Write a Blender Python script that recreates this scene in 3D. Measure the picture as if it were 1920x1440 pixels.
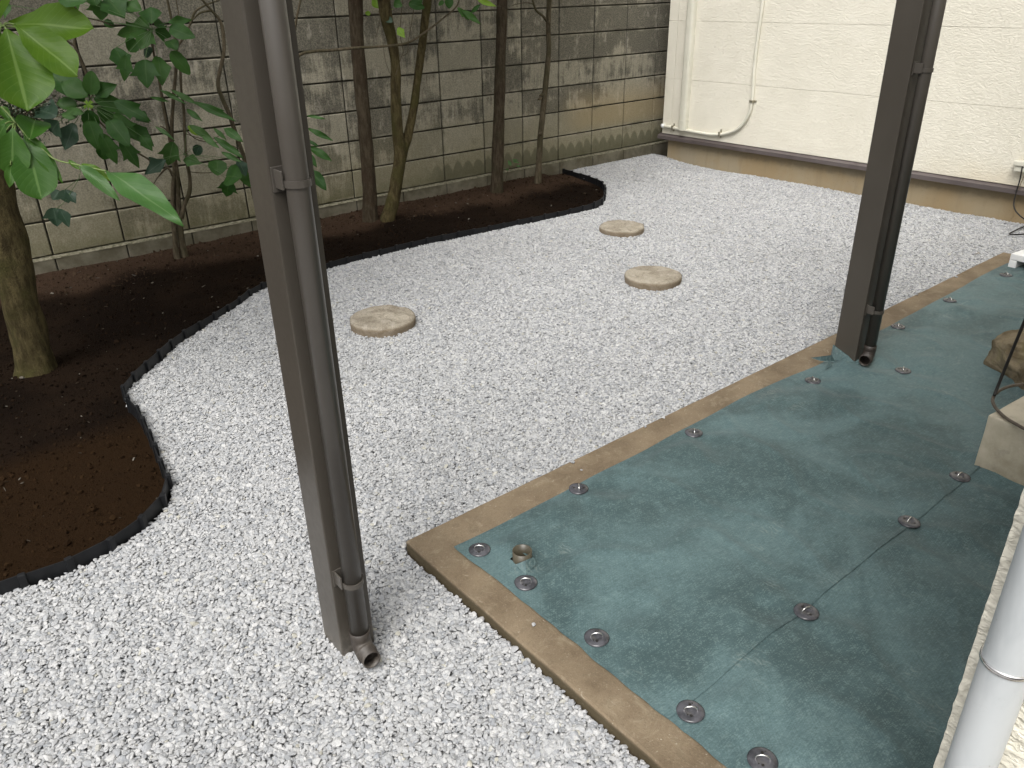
import bpy, bmesh, math, random
import numpy as np
from mathutils import Vector, Matrix, noise as mnoise
random.seed(7); rng = np.random.default_rng(7)
for o in list(bpy.data.objects): bpy.data.objects.remove(o)
S = bpy.context.scene
COL = S.collection

# ------------------------------------------------------------------ camera
F = 1488.52; CAMZ = 1.4771
RT = np.array([[0.7708922, -0.6366926, -0.0186501], [-0.2979778, -0.3345969, -0.8940101], [0.5629693, 0.6947427, -0.4476584]])
cam = bpy.data.cameras.new('camera'); co = bpy.data.objects.new('camera', cam); COL.objects.link(co)
cam.sensor_width = 36; cam.lens = F / 1920 * 36; cam.clip_start = .02; cam.clip_end = 500
M = Matrix((RT[0], -RT[1], -RT[2])).transposed().to_4x4(); M.translation = (0, 0, CAMZ)
co.matrix_world = M; S.camera = co

# ------------------------------------------------------------------ sky, sun, exposure
SUN_EL, SUN_AZ = math.radians(56), math.radians(212)      # azimuth in the xy plane, measured from +X
W = bpy.data.worlds.new('World'); S.world = W; W.use_nodes = True
wn = W.node_tree; wn.nodes.clear()
sky = wn.nodes.new('ShaderNodeTexSky'); sky.sky_type = 'NISHITA'; sky.sun_disc = False
sky.sun_elevation = SUN_EL; sky.sun_rotation = math.radians(90) - SUN_AZ
sky.air_density = 1.0; sky.dust_density = 6.0; sky.ozone_density = 1.0
hs = wn.nodes.new('ShaderNodeHueSaturation'); hs.inputs['Saturation'].default_value = .12
bg = wn.nodes.new('ShaderNodeBackground'); bg.inputs['Strength'].default_value = .15
wo = wn.nodes.new('ShaderNodeOutputWorld')
wn.links.new(sky.outputs[0], hs.inputs['Color']); wn.links.new(hs.outputs[0], bg.inputs['Color']); wn.links.new(bg.outputs[0], wo.inputs[0])
sl = bpy.data.lights.new('sun', 'SUN'); sl.energy = 1.35; sl.angle = math.radians(28); sl.color = (1, .965, .91)
so = bpy.data.objects.new('sun', sl); COL.objects.link(so)
sd = Vector((math.cos(SUN_EL) * math.cos(SUN_AZ), math.cos(SUN_EL) * math.sin(SUN_AZ), math.sin(SUN_EL)))
so.rotation_euler = sd.to_track_quat('Z', 'Y').to_euler(); so.location = (0, 0, 8)
S.view_settings.view_transform = 'Standard'; S.view_settings.look = 'None'
S.view_settings.exposure = 0.46; S.view_settings.gamma = 1; S.view_settings.use_curve_mapping = False
S.render.engine = 'CYCLES'

# ------------------------------------------------------------------ pixel of the photograph -> point of the place
def ray(x, y): return np.array([(x - 960) / F, (y - 720) / F, 1.0]) @ RT
def onz(x, y, z=0.0):
    d = ray(x, y); t = (z - CAMZ) / d[2]; return Vector((d[0] * t, d[1] * t, z))
def ony(x, y, Y):
    d = ray(x, y); t = Y / d[1]; return Vector((d[0] * t, Y, CAMZ + d[2] * t))
def onx(x, y, X):
    d = ray(x, y); t = X / d[0]; return Vector((X, d[1] * t, CAMZ + d[2] * t))

# ------------------------------------------------------------------ object helpers
def tag(o, label=None, cat=None, group=None, kind=None):
    if label: o['label'] = label
    if cat: o['category'] = cat
    if group: o['group'] = group
    if kind: o['kind'] = kind
    return o
def link(name, me, mat=None, parent=None, loc=None):
    o = bpy.data.objects.new(name, me); COL.objects.link(o)
    if mat and me and not me.materials: me.materials.append(mat)
    if parent: o.parent = parent
    if loc is not None: o.location = loc
    return o
def empty(name, loc=(0, 0, 0), **k):
    o = bpy.data.objects.new(name, None); COL.objects.link(o); o.location = loc; o.empty_display_size = .1
    return tag(o, **k)
def mesh(name, V, Fc, smooth=False):
    me = bpy.data.meshes.new(name); me.from_pydata([tuple(v) for v in V], [], [tuple(f) for f in Fc]); me.update()
    if smooth: me.polygons.foreach_set('use_smooth', [True] * len(me.polygons))
    return me
def from_bm(name, bm, smooth=False):
    me = bpy.data.meshes.new(name); bm.to_mesh(me); bm.free()
    if smooth: me.polygons.foreach_set('use_smooth', [True] * len(me.polygons))
    return me
def add_box(bm, a, b, bev=0.0, seg=1):
    n = len(bm.verts)
    r = bmesh.ops.create_cube(bm, size=1)
    c = [(a[i] + b[i]) / 2 for i in range(3)]; s = [abs(b[i] - a[i]) for i in range(3)]
    for v in r['verts']: v.co = Vector((c[0] + v.co.x * s[0], c[1] + v.co.y * s[1], c[2] + v.co.z * s[2]))
    if bev:
        es = list({e for v in r['verts'] for e in v.link_edges})
        bmesh.ops.bevel(bm, geom=es, offset=bev, segments=seg, affect='EDGES', profile=.6)
def box_me(name, a, b, bev=0.0, seg=1):
    bm = bmesh.new(); add_box(bm, a, b, bev, seg); return from_bm(name, bm)
def tube_data(P, R, n=8, cap=True, wob=0.0, seed=0):
    P = [Vector(p) for p in P]; V = []; Fc = []
    up = Vector((0, 0, 1)); prev = None
    for i, p in enumerate(P):
        t = (P[min(i + 1, len(P) - 1)] - P[max(i - 1, 0)]).normalized()
        if prev is None:
            u = t.cross(Vector((1, .3, .1)));  u = u if u.length > .1 else t.cross(up); u.normalize()
        else: u = (prev - t * prev.dot(t)).normalized()
        prev = u; w = t.cross(u); r = R[i] if hasattr(R, '__len__') else R
        for k in range(n):
            a = 2 * math.pi * k / n; rr = r
            if wob: rr = r * (1 + wob * mnoise.noise(Vector((math.cos(a) * 1.3 + seed, math.sin(a) * 1.3, p.z * 9 + p.x * 3))))
            V.append(p + (u * math.cos(a) + w * math.sin(a)) * rr)
    for i in range(len(P) - 1):
        for k in range(n):
            a = i * n + k; b = i * n + (k + 1) % n; Fc.append((a, b, b + n, a + n))
    if cap: Fc.append(tuple(range(n))[::-1]); Fc.append(tuple(range(len(V) - n, len(V))))
    return V, Fc
def tube(name, P, R, n=8, cap=True, wob=0.0, seed=0):
    return mesh(name, *tube_data(P, R, n, cap, wob, seed), smooth=True)
def join_data(parts):
    V = []; Fc = []
    for v, f in parts:
        o = len(V); V += list(v); Fc += [tuple(i + o for i in q) for q in f]
    return V, Fc
def smooth_path(P, n=6):
    P = [Vector(p) for p in P]
    if len(P) < 3: return P
    out = []
    for i in range(len(P) - 1):
        a = P[max(i - 1, 0)]; b = P[i]; c = P[i + 1]; d = P[min(i + 2, len(P) - 1)]
        for k in range(n):
            t = k / n
            out.append(.5 * ((2 * b) + (c - a) * t + (2 * a - 5 * b + 4 * c - d) * t * t + (3 * b - a - 3 * c + d) * t ** 3))
    return out + [P[-1]]
def lerp_list(R, m):
    if not hasattr(R, '__len__'): R = [R, R]
    return list(np.interp(np.linspace(0, 1, m), np.linspace(0, 1, len(R)), R))
def hollow_pipe(P, R, n=24, th=.002):
    V, Fc = tube_data(P, R, n, cap=False); Rl = R if hasattr(R, '__len__') else [R] * len(P)
    V2, F2 = tube_data(P, [r - th for r in Rl], n, cap=False); o = len(V)
    Fc = Fc + [tuple(i + o for i in f[::-1]) for f in F2]
    last = (len(P) - 1) * n
    for k in range(n):
        k2 = (k + 1) % n
        Fc.append((last + k, last + k2, o + last + k2, o + last + k)); Fc.append((k2, k, o + k, o + k2))
    return list(V) + list(V2), Fc

# ------------------------------------------------------------------ material helpers
class NT:
    def __init__(s, name):
        s.m = bpy.data.materials.new(name); s.m.use_nodes = True; s.t = s.m.node_tree; s.t.nodes.clear()
        s.out = s.n('ShaderNodeOutputMaterial'); s.b = s.n('ShaderNodeBsdfPrincipled'); s.l(s.b.outputs[0], s.out.inputs[0])
    def n(s, t, **k):
        x = s.t.nodes.new(t)
        for a, b in k.items(): setattr(x, a, b)
        return x
    def l(s, a, b): s.t.links.new(a, b)
    def put(s, sock, v):
        if v is None: return
        if isinstance(v, bpy.types.NodeSocket): s.l(v, sock)
        elif isinstance(v, (tuple, list)) and len(v) == 3 and sock.type == 'RGBA': sock.default_value = (*v, 1)
        else: sock.default_value = v
    def pos(s): return s.n('ShaderNodeNewGeometry').outputs['Position']
    def obj(s): return s.n('ShaderNodeTexCoord').outputs['Object']
    def mapping(s, v, sc=(1, 1, 1), rot=(0, 0, 0)):
        x = s.n('ShaderNodeMapping'); s.l(v, x.inputs[0]); x.inputs['Scale'].default_value = sc; x.inputs['Rotation'].default_value = rot; return x.outputs[0]
    def fibre(s, v, lx, ly, ang):
        x = s.n('ShaderNodeMapping', vector_type='TEXTURE'); s.l(v, x.inputs[0]); x.inputs['Scale'].default_value = (lx, ly, 1); x.inputs['Rotation'].default_value = (0, 0, ang); return x.outputs[0]
    def noise(s, sc, det=4, rough=.55, v=None, dist=0):
        x = s.n('ShaderNodeTexNoise'); x.inputs['Scale'].default_value = sc; x.inputs['Detail'].default_value = det
        x.inputs['Roughness'].default_value = rough; x.inputs['Distortion'].default_value = dist
        s.put(x.inputs['Vector'], v if v is not None else s.pos()); return x.outputs[0]
    def vor(s, sc, v=None, feat='F1', out='Distance'):
        x = s.n('ShaderNodeTexVoronoi', feature=feat); x.inputs['Scale'].default_value = sc
        s.put(x.inputs['Vector'], v if v is not None else s.pos()); return x.outputs[out]
    def ramp(s, f, a, b, va=0.0, vb=1.0, smooth=True):
        x = s.n('ShaderNodeMapRange', interpolation_type='SMOOTHSTEP' if smooth else 'LINEAR'); s.put(x.inputs[0], f)
        for i, q in zip((1, 2, 3, 4), (a, b, va, vb)): s.put(x.inputs[i], q)
        return x.outputs[0]
    def math(s, op, a, b=0.0, clamp=False):
        x = s.n('ShaderNodeMath', operation=op, use_clamp=clamp); s.put(x.inputs[0], a); s.put(x.inputs[1], b); return x.outputs[0]
    def mix(s, f, a, b, mode='MIX'):
        x = s.n('ShaderNodeMix', data_type='RGBA', blend_type=mode); s.put(x.inputs[0], f); s.put(x.inputs[6], a); s.put(x.inputs[7], b); return x.outputs[2]
    def sep(s, v):
        x = s.n('ShaderNodeSeparateXYZ'); s.l(v, x.inputs[0]); return x.outputs
    def bump(s, h, strength=.3, dist=.01, nrm=None):
        x = s.n('ShaderNodeBump'); x.inputs['Strength'].default_value = strength; x.inputs['Distance'].default_value = dist
        s.put(x.inputs['Height'], h)
        if nrm is not None: s.l(nrm, x.inputs['Normal'])
        return x.outputs[0]
    def fin(s, col, rough=.8, nrm=None, metal=0.0, spec=.5, **k):
        s.put(s.b.inputs['Base Color'], col); s.put(s.b.inputs['Roughness'], rough); s.put(s.b.inputs['Metallic'], metal)
        s.put(s.b.inputs['Specular IOR Level'], spec)
        if nrm is not None: s.l(nrm, s.b.inputs['Normal'])
        for a, b in k.items(): s.put(s.b.inputs[a], b)
        return s.m
    def rnd(s): return s.n('ShaderNodeObjectInfo').outputs['Random']

def m_block():
    t = NT('concrete_block'); P = t.pos(); X, Y, Z = t.sep(P); r = t.rnd()
    base = t.mix(r, (.245, .226, .166), (.425, .388, .295))
    fine = t.noise(120, 4, .75); base = t.mix(t.ramp(fine, .34, .66), t.mix(.5, base, (.12, .115, .09)), t.mix(.25, base, (.50, .47, .39)))
    # rain streaks and soot that gather in patches on the upper courses
    st = t.noise(1.0, 5, .65, t.mapping(P, (40, 40, 4)))
    pat = t.noise(3.4, 5, .6, t.mapping(P, (1, 1, 1.3)))
    offs = t.math('ADD', pat, t.math('MULTIPLY', t.math('SUBTRACT', r, .5), .42))
    zup = t.ramp(Z, .45, 1.3, -.07, .085)
    soot = t.ramp(t.math('ADD', t.math('ADD', t.math('MULTIPLY', offs, .7), t.math('MULTIPLY', st, .35)), zup), .475, .60)
    base = t.mix(t.math('MULTIPLY', soot, t.ramp(fine, .25, .7, .92, .55)), base, (.055, .052, .042))
    pale = t.ramp(t.noise(11, 6, .7, t.mapping(P, (1, 1, .55))), .54, .68)
    base = t.mix(t.math('MULTIPLY', pale, .40), base, (.52, .48, .40))
    grey = t.ramp(t.noise(1, 5, .7, t.mapping(P, (60, 60, 7))), .52, .72)
    base = t.mix(t.math('MULTIPLY', grey, .42), base, (.135, .13, .105))
    # moss low down, ochre bleed towards the far corner
    green = t.math('MULTIPLY', t.ramp(t.math('ADD', Z, t.math('MULTIPLY', t.noise(5, 4), .4)), .92, .35), .55)
    base = t.mix(t.math('MULTIPLY', green, .8), base, (.195, .175, .090))
    gl = t.math('MULTIPLY', t.ramp(t.math('ADD', Z, t.math('MULTIPLY', t.noise(17, 4), .14)), .30, .17), .45); base = t.mix(gl, base, (.085, .085, .03))
    ox = t.math('MULTIPLY', t.ramp(X, 4.7, 5.1), t.math('MULTIPLY', t.ramp(Z, .75, .50), t.ramp(Z, .28, .42)))
    base = t.mix(t.math('MULTIPLY', ox, .38), base, (.38, .28, .14))
    O = t.sep(t.obj()); edge = t.math('MAXIMUM', t.ramp(t.math('ADD', O[2], t.math('MULTIPLY', t.noise(30, 4), .03)), .042, .020), t.ramp(t.math('SUBTRACT', O[2], t.math('MULTIPLY', t.noise(30, 4), .05)), .150, .172))
    base = t.mix(t.math('MULTIPLY', edge, t.ramp(t.noise(5, 4), .45, .6, 0, .45)), base, (.40, .37, .29)); base = t.mix(t.math('MULTIPLY', edge, t.ramp(t.noise(4.3, 4, .5, t.mapping(P, (1, 1, 1), (1, 2, 3))), .5, .62, 0, .5)), base, (.08, .075, .055))
    # scalloped damp line left by an old row of pickets
    sc = t.math('ABSOLUTE', t.math('SINE', t.math('MULTIPLY', X, 31.0)))
    lim = t.math('ADD', t.math('ADD', .165, t.math('MULTIPLY', sc, .06)), t.math('MULTIPLY', t.noise(14, 4), .07))
    damp = t.math('MULTIPLY', t.ramp(t.math('SUBTRACT', lim, Z), -.012, .02), t.ramp(X, 3.3, 3.6))
    base = t.mix(t.math('MULTIPLY', damp, .62), base, (.085, .082, .05))
    h = t.math('ADD', t.noise(260, 3, .7), t.math('MULTIPLY', t.noise(40, 4), .8))
    return t.fin(base, .95, t.bump(h, .6, .004), spec=.2)
def m_plain(name, c1, c2, sc=20, rough=.8, bs=.2, bd=.003, spec=.3, metal=0.0, bsc=150):
    t = NT(name); n = t.noise(sc, 5, .6)
    return t.fin(t.mix(t.ramp(n, .35, .65), c1, c2), rough, t.bump(t.noise(bsc, 4), bs, bd), metal, spec)
def m_siding(name, k=1.0):
    t = NT(name); P = t.pos(); X, Y, Z = t.sep(P)
    w = t.noise(5, 3, .5, P)
    big = t.noise(60 * k, 3, .55, t.mapping(P, (1, .75, 1.6)), dist=1.1)
    fine = t.noise(190 * k, 3, .6)
    c = t.mix(t.ramp(w, .3, .7), (.735, .70, .595), (.77, .735, .63))
    d = t.math('MULTIPLY', t.ramp(t.math('ADD', Z, t.math('MULTIPLY', t.noise(7, 4), .25)), .56, .33), t.ramp(Y, 2.8, 2.0))
    c = t.mix(t.math('MULTIPLY', d, .30), c, (.60, .47, .26))
    gr = t.ramp(t.noise(1.2, 5, .7, t.mapping(P, (6, 6, 1))), .5, .8)
    c = t.mix(t.math('MULTIPLY', gr, .10), c, (.60, .55, .43))
    h = t.math('ADD', t.ramp(big, .38, .62), t.math('MULTIPLY', fine, .25))
    return t.fin(c, .65, t.bump(h, .5, .005), spec=.25)
def m_kerb():
    t = NT('kerb_concrete'); n = t.noise(6, 6, .65); g = t.noise(210, 4, .8); m = t.noise(24, 6, .7)
    c = t.mix(t.ramp(n, .34, .66), (.135, .100, .063), (.215, .165, .108))
    c = t.mix(t.ramp(m, .50, .68, 0, .45), c, (.11, .086, .054))
    c = t.mix(t.ramp(t.noise(13, 6, .75, dist=1), .52, .70, 0, .55), c, (.30, .25, .175))
    c = t.mix(t.ramp(g, .56, .70, 0, .45), c, (.34, .29, .22)); c = t.mix(t.ramp(g, .44, .32, 0, .5), c, (.08, .062, .04))
    sc = t.ramp(t.noise(20, 7, .75, dist=3), .60, .67); c = t.mix(t.math('MULTIPLY', sc, .55), c, (.38, .33, .25)); c = t.mix(t.ramp(t.noise(70, 3, .7), .68, .74, 0, .7), c, (.42, .38, .30))
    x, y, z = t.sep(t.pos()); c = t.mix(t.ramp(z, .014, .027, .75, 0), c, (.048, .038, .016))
    return t.fin(c, .85, t.bump(t.math('ADD', g, t.math('MULTIPLY', m, 1.5)), .7, .003), spec=.3)
def m_found():
    t = NT('foundation_render'); P = t.pos(); n = t.noise(2.2, 5, .6, t.mapping(P, (1, 1, .6))); st = t.noise(1, 4, .6, t.mapping(P, (1, 12, 1.5)))
    c = t.mix(t.ramp(n, .38, .62), (.285, .215, .125), (.30, .245, .16)); c = t.mix(t.ramp(t.noise(1.3, 4, .6), .46, .60, 0, .7), c, (.28, .245, .18))
    c = t.mix(t.ramp(st, .5, .75, 0, .35), c, (.19, .15, .095)); sp = t.noise(60, 4, .7); c = t.mix(t.ramp(sp, .60, .75, 0, .5), c, (.13, .10, .06))
    z = t.sep(P)[2]; c = t.mix(t.math('MULTIPLY', t.ramp(t.math('ADD', z, t.math('MULTIPLY', t.noise(20, 4), .08)), .16, .20), .45), c, (.15, .125, .085))
    return t.fin(c, .9, t.bump(t.noise(120, 4), .3, .002), spec=.2)
def m_fabric():
    t = NT('weed_fabric'); P = t.pos(); X, Y, Z = t.sep(P)
    big = t.noise(2.1, 4, .6, dist=.8); mid = t.noise(6, 5, .65, dist=1.4)
    c = t.mix(t.ramp(big, .38, .62), (.034, .064, .067), (.074, .124, .129))
    c = t.mix(t.ramp(mid, .46, .70, 0, .45), c, (.084, .138, .142))
    c = t.mix(t.ramp(mid, .46, .30, 0, .25), c, (.036, .066, .069))
    fib = None
    for a in (8, 52, 97, 143, 170):
        f = t.noise(1, 3, .6, t.fibre(P, 1 / 26, 1 / 330, math.radians(a)))
        fib = f if fib is None else t.math('ADD', fib, f)
    c = t.mix(t.math('MULTIPLY', t.ramp(fib, 2.50, 2.85), .5), c, (.15, .215, .205))
    c = t.mix(t.ramp(fib, 2.5, 2.15, 0, .45), c, (.030, .058, .058))
    spot = t.ramp(t.noise(3.4, 3, .5, t.mapping(P, (1, 1.5, 1), (0, 0, .5))), .57, .66)
    rib = t.ramp(t.math('SINE', t.math('ADD', t.math('MULTIPLY', X, 430), t.math('MULTIPLY', t.noise(26, 2), 22))), -.1, .8)
    soft = t.ramp(t.noise(15, 4, .6), .48, .64)
    c = t.mix(t.math('MULTIPLY', t.math('MULTIPLY', spot, rib), t.math('MULTIPLY', soft, .26)), c, (.30, .33, .29))
    dust = t.math('MULTIPLY', t.ramp(t.noise(13, 6, .75, t.mapping(P, (1, 2.2, 1)), dist=1.5), .56, .76), t.ramp(X, 1.9, 3.2, .12, .6))
    c = t.mix(dust, c, (.22, .26, .235))
    h = t.math('ADD', fib, t.math('MULTIPLY', mid, .6))
    return t.fin(c, t.ramp(mid, .3, .7, .60, .75), t.bump(h, .30, .002), spec=.4, **{'Sheen Weight': .1})
def m_paint(name, c, c2, rough=.42):
    t = NT(name); P = t.pos(); n = t.noise(4, 5, .6, t.mapping(P, (1, 1, .5))); f = t.noise(40, 5, .7)
    col = t.mix(t.ramp(n, .3, .7), c, c2); sc = t.ramp(t.noise(7, 4, .6, dist=1), .70, .78); col = t.mix(t.math('MULTIPLY', sc, .25), col, (.22, .20, .18))
    z_ = t.sep(P)[2]; col = t.mix(t.math('MULTIPLY', t.ramp(t.math('ADD', z_, t.math('MULTIPLY', f, .12)), .20, .06), t.ramp(f, .42, .62, .1, .5)), col, (.20, .18, .15))
    return t.fin(col, t.ramp(f, .3, .7, rough - .02, rough + .06), t.bump(t.noise(25, 3), .03, .001), spec=.5)
def m_bark(name, c1, c2, c3, rx=30):
    t = NT(name); P = t.pos(); n = t.noise(1, 6, .65, t.mapping(P, (rx, rx, rx * .25))); f = t.noise(95, 5, .75); g = t.noise(7, 4, .6)
    c = t.mix(t.ramp(n, .35, .65), c1, c2); c = t.mix(t.ramp(g, .45, .65, 0, .8), c, c3); c = t.mix(t.ramp(f, .60, .72, 0, .4), c, (.17, .15, .10))
    c = t.mix(t.ramp(f, .42, .28, 0, .7), c, (.016, .013, .008))
    return t.fin(c, .9, t.bump(t.math('ADD', n, f), 1.0, .010), spec=.15)
def m_leaf(name, c1, c2, rough=.45, trans=.25, vein=(.25, .32, .12)):
    t = NT(name); uv = t.n('ShaderNodeUVMap').outputs[0]; U, V, _ = t.sep(uv); r = t.rnd()
    c = t.mix(t.ramp(t.math('ADD', t.math('MULTIPLY', t.noise(25, 4), .6), t.math('MULTIPLY', r, .4)), .25, .75), c1, c2)
    d = t.math('ABSOLUTE', U)
    mid = t.ramp(d, .012, .045, 1, 0)
    vv = t.math('ABSOLUTE', t.math('SINE', t.math('MULTIPLY', t.math('SUBTRACT', V, t.math('MULTIPLY', d, .55)), 34)))
    side = t.math('MULTIPLY', t.ramp(vv, .16, .05), .35)
    side = t.math('MULTIPLY', side, .55)
    c = t.mix(t.math('MAXIMUM', t.math('MULTIPLY', mid, .55), side), c, vein)
    m = t.fin(c, rough, t.bump(vv, .12, .002), spec=.22)
    tr = t.n('ShaderNodeBsdfTranslucent'); t.put(tr.inputs[0], t.mix(.5, c, (c2[0] * 1.6, c2[1] * 1.6, c2[2] * .8)))
    mx = t.n('ShaderNodeMixShader'); mx.inputs[0].default_value = trans
    t.l(t.b.outputs[0], mx.inputs[1]); t.l(tr.outputs[0], mx.inputs[2]); t.l(mx.outputs[0], t.out.inputs[0])
    return m
def m_gravel():
    t = NT('gravel_stone'); a = t.n('ShaderNodeAttribute', attribute_type='INSTANCER', attribute_name='tint'); f = a.outputs['Fac']
    w = t.n('ShaderNodeAttribute', attribute_type='INSTANCER', attribute_name='warm').outputs['Fac']
    P = t.pos(); n = t.noise(130, 5, .7, dist=1.5)
    c = t.mix(t.ramp(f, 0, 1, smooth=False), (.235, .246, .262), (.475, .472, .464))
    c = t.mix(t.ramp(n, .50, .62, 0, .5), c, (.18, .192, .215)); c = t.mix(t.ramp(n, .44, .34, 0, .6), c, (.56, .555, .545))
    c = t.mix(t.ramp(w, .98, .995, 0, .6), c, (.42, .395, .31))
    c = t.mix(t.ramp(t.noise(1.1, 4, .6), .5, .72, 0, .28), c, (.27, .27, .265))
    return t.fin(c, .7, t.bump(t.noise(420, 3), .35, .001), spec=.35)
def m_soil():
    t = NT('soil'); P = t.pos(); n = t.noise(1.5, 5, .6); f = t.noise(120, 5, .75); X, Y, Z = t.sep(P)
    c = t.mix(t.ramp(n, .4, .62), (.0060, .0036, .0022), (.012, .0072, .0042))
    near = t.ramp(t.math('ADD', Y, t.math('MULTIPLY', n, .5)), 3.40, 3.2); back = t.ramp(t.math('ADD', Y, t.math('MULTIPLY', n, .6)), 4.95, 5.15)  # middle of the bed stays darkest: moisture plus tree shade put into the colour
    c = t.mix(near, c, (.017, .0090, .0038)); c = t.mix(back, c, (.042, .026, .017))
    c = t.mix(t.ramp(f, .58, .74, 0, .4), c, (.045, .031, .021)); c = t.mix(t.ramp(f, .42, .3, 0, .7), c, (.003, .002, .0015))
    return t.fin(c, 1.0, t.bump(t.math('ADD', f, t.noise(45, 4)), .9, .008), spec=.05)
def m_crumb():
    t = NT('soil_crumb'); f = t.n('ShaderNodeAttribute', attribute_type='INSTANCER', attribute_name='tint').outputs['Fac']
    X, Y, Z = t.sep(t.pos()); near = t.ramp(Y, 3.15, 2.95); back = t.ramp(Y, 4.6, 4.85)  # crumbs follow the soil zones, tree shade and moisture darkening the middle colour
    c = t.mix(f, (.0045, .0028, .0016), (.014, .0085, .005)); c = t.mix(near, c, t.mix(f, (.011, .0058, .0026), (.024, .0135, .0062))); c = t.mix(back, c, t.mix(f, (.016, .010, .006), (.060, .040, .026)))
    return t.fin(c, 1.0, spec=.05)
def m_litter():
    t = NT('soil_litter'); f = t.n('ShaderNodeAttribute', attribute_type='INSTANCER', attribute_name='tint').outputs['Fac']
    return t.fin(t.mix(f, (.028, .02, .012), (.20, .185, .155)), .9, spec=.15)
def m_stone():
    t = NT('stepping_stone'); n = t.noise(9, 6, .65, dist=.7); f = t.noise(180, 4, .8); m = t.noise(32, 5, .65)
    c = t.mix(t.ramp(n, .35, .65), (.225, .195, .15), (.33, .295, .235)); c = t.mix(t.ramp(m, .46, .34, 0, .5), c, (.12, .095, .062)); c = t.mix(t.ramp(t.noise(14, 6, .7, dist=1), .50, .66, 0, .6), c, (.40, .365, .31))
    c = t.mix(t.ramp(f, .54, .66, 0, .6), c, (.46, .42, .35)); c = t.mix(t.ramp(f, .46, .36, 0, .6), c, (.075, .058, .038))
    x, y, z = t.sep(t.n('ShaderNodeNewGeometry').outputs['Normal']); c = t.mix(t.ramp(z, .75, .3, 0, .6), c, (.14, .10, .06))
    return t.fin(c, .9, t.bump(t.math('ADD', f, m), .7, .004), spec=.2)
MAT = dict(
    block=m_block(), mortar=m_plain('mortar', (.030, .028, .020), (.055, .050, .038), 30, .95), siding=m_siding('siding_render', 1.0), siding2=m_siding('wall_render', .8),
    foot=m_plain('footing_concrete', (.10, .09, .06), (.17, .155, .115), 8, .95, .6, .005), ledge=m_plain('ledge_mortar', (.085, .08, .05), (.20, .185, .135), 45, .95, .6, .004),
    kerb=m_kerb(), found=m_found(), fabric=m_fabric(), gravel=m_gravel(), soil=m_soil(), crumb=m_crumb(), litter=m_litter(), stone=m_stone(),
    flash=m_paint('flashing_metal', (.075, .060, .058), (.11, .092, .09), .45), post=m_paint('post_paint', (.053, .046, .037), (.063, .055, .045), .33),
    pipe=m_paint('downpipe_plastic', (.062, .055, .047), (.074, .066, .056), .30), edging=m_plain('edging_plastic', (.004, .0045, .0055), (.008, .0085, .010), 12, .5, .2, .001, .35),
    elbow=m_paint('elbow_plastic', (.020, .015, .012), (.028, .021, .017), .5), cream=m_plain('cream_plastic', (.60, .585, .49), (.66, .64, .55), 5, .4, .05, .001, .5), white=m_plain('white_plastic', (.72, .73, .73), (.80, .80, .79), 6, .4, .15, .001, .5),
    wpipe=None, steel=m_plain('bright_steel', (.62, .61, .60), (.78, .77, .76), 30, .22, .05, .001, .5, 1.0),
    saddle=m_plain('saddle_steel', (.35, .32, .24), (.48, .45, .36), 60, .4, .1, .001, .5, .8), disc=m_plain('disc_plastic', (.032, .032, .036), (.080, .079, .088), 30, .24, .1, .001, .6),
    black=m_plain('black_rubber_and_hollow', (.012, .011, .010), (.02, .018, .016), 30, .5), cable=m_plain('cable_sheath', (.070, .055, .042), (.11, .09, .07), 30, .45),
    brass=m_plain('stub_pipe', (.050, .043, .028), (.075, .064, .043), 20, .4, .1, .001, .5), step=None, rock=None)
def m_step():
    t = NT('step_concrete'); n = t.noise(6, 6, .6); g = t.noise(160, 4, .75); X, Y, Z = t.sep(t.pos())
    c = t.mix(t.ramp(n, .35, .65), (.38, .34, .255), (.52, .47, .37)); c = t.mix(t.ramp(g, .55, .75, 0, .4), c, (.60, .56, .47))
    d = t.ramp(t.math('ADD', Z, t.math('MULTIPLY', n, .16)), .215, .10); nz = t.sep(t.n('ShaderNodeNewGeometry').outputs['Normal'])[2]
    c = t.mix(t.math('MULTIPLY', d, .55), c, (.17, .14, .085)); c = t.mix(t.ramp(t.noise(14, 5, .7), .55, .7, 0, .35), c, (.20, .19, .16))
    return t.fin(c, .9, t.bump(t.math('ADD', g, n), .5, .003), spec=.2)
def m_rock():
    t = NT('sandstone'); n = t.noise(7, 6, .7, dist=1); g = t.noise(120, 5, .75); s = t.noise(1, 5, .6, t.mapping(t.pos(), (8, 8, 42), (.3, .2, 0)))
    c = t.mix(t.ramp(n, .35, .65), (.12, .095, .058), (.27, .22, .145)); c = t.mix(t.ramp(s, .48, .62, 0, .6), c, (.13, .095, .05)); c = t.mix(t.ramp(g, .55, .75, 0, .5), c, (.36, .31, .22))
    c = t.mix(t.ramp(n, .56, .7, 0, .4), c, (.16, .16, .05))
    return t.fin(c, .95, t.bump(t.math('ADD', t.math('ADD', g, n), s), .9, .012), spec=.2)
def m_wpipe():
    t = NT('pale_pipe'); P = t.pos(); n = t.noise(5, 5, .6, t.mapping(P, (1, 1, .5)), dist=.8); f = t.noise(30, 6, .75)
    c = t.mix(t.ramp(n, .36, .64), (.34, .365, .375), (.48, .50, .505)); c = t.mix(t.ramp(f, .56, .76, 0, .35), c, (.30, .31, .30)); c = t.mix(t.ramp(t.noise(55, 3, .8), .68, .74, 0, .5), c, (.22, .21, .18))
    return t.fin(c, t.ramp(f, .3, .7, .38, .6), t.bump(t.math('ADD', n, t.math('MULTIPLY', f, .1)), .15, .004), spec=.4)
MAT['wpipe'] = m_wpipe(); MAT['step'] = m_step(); MAT['rock'] = m_rock()
BARK_G = m_bark('bark_mossy', (.032, .024, .010), (.085, .068, .030), (.046, .042, .013), 46)
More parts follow.
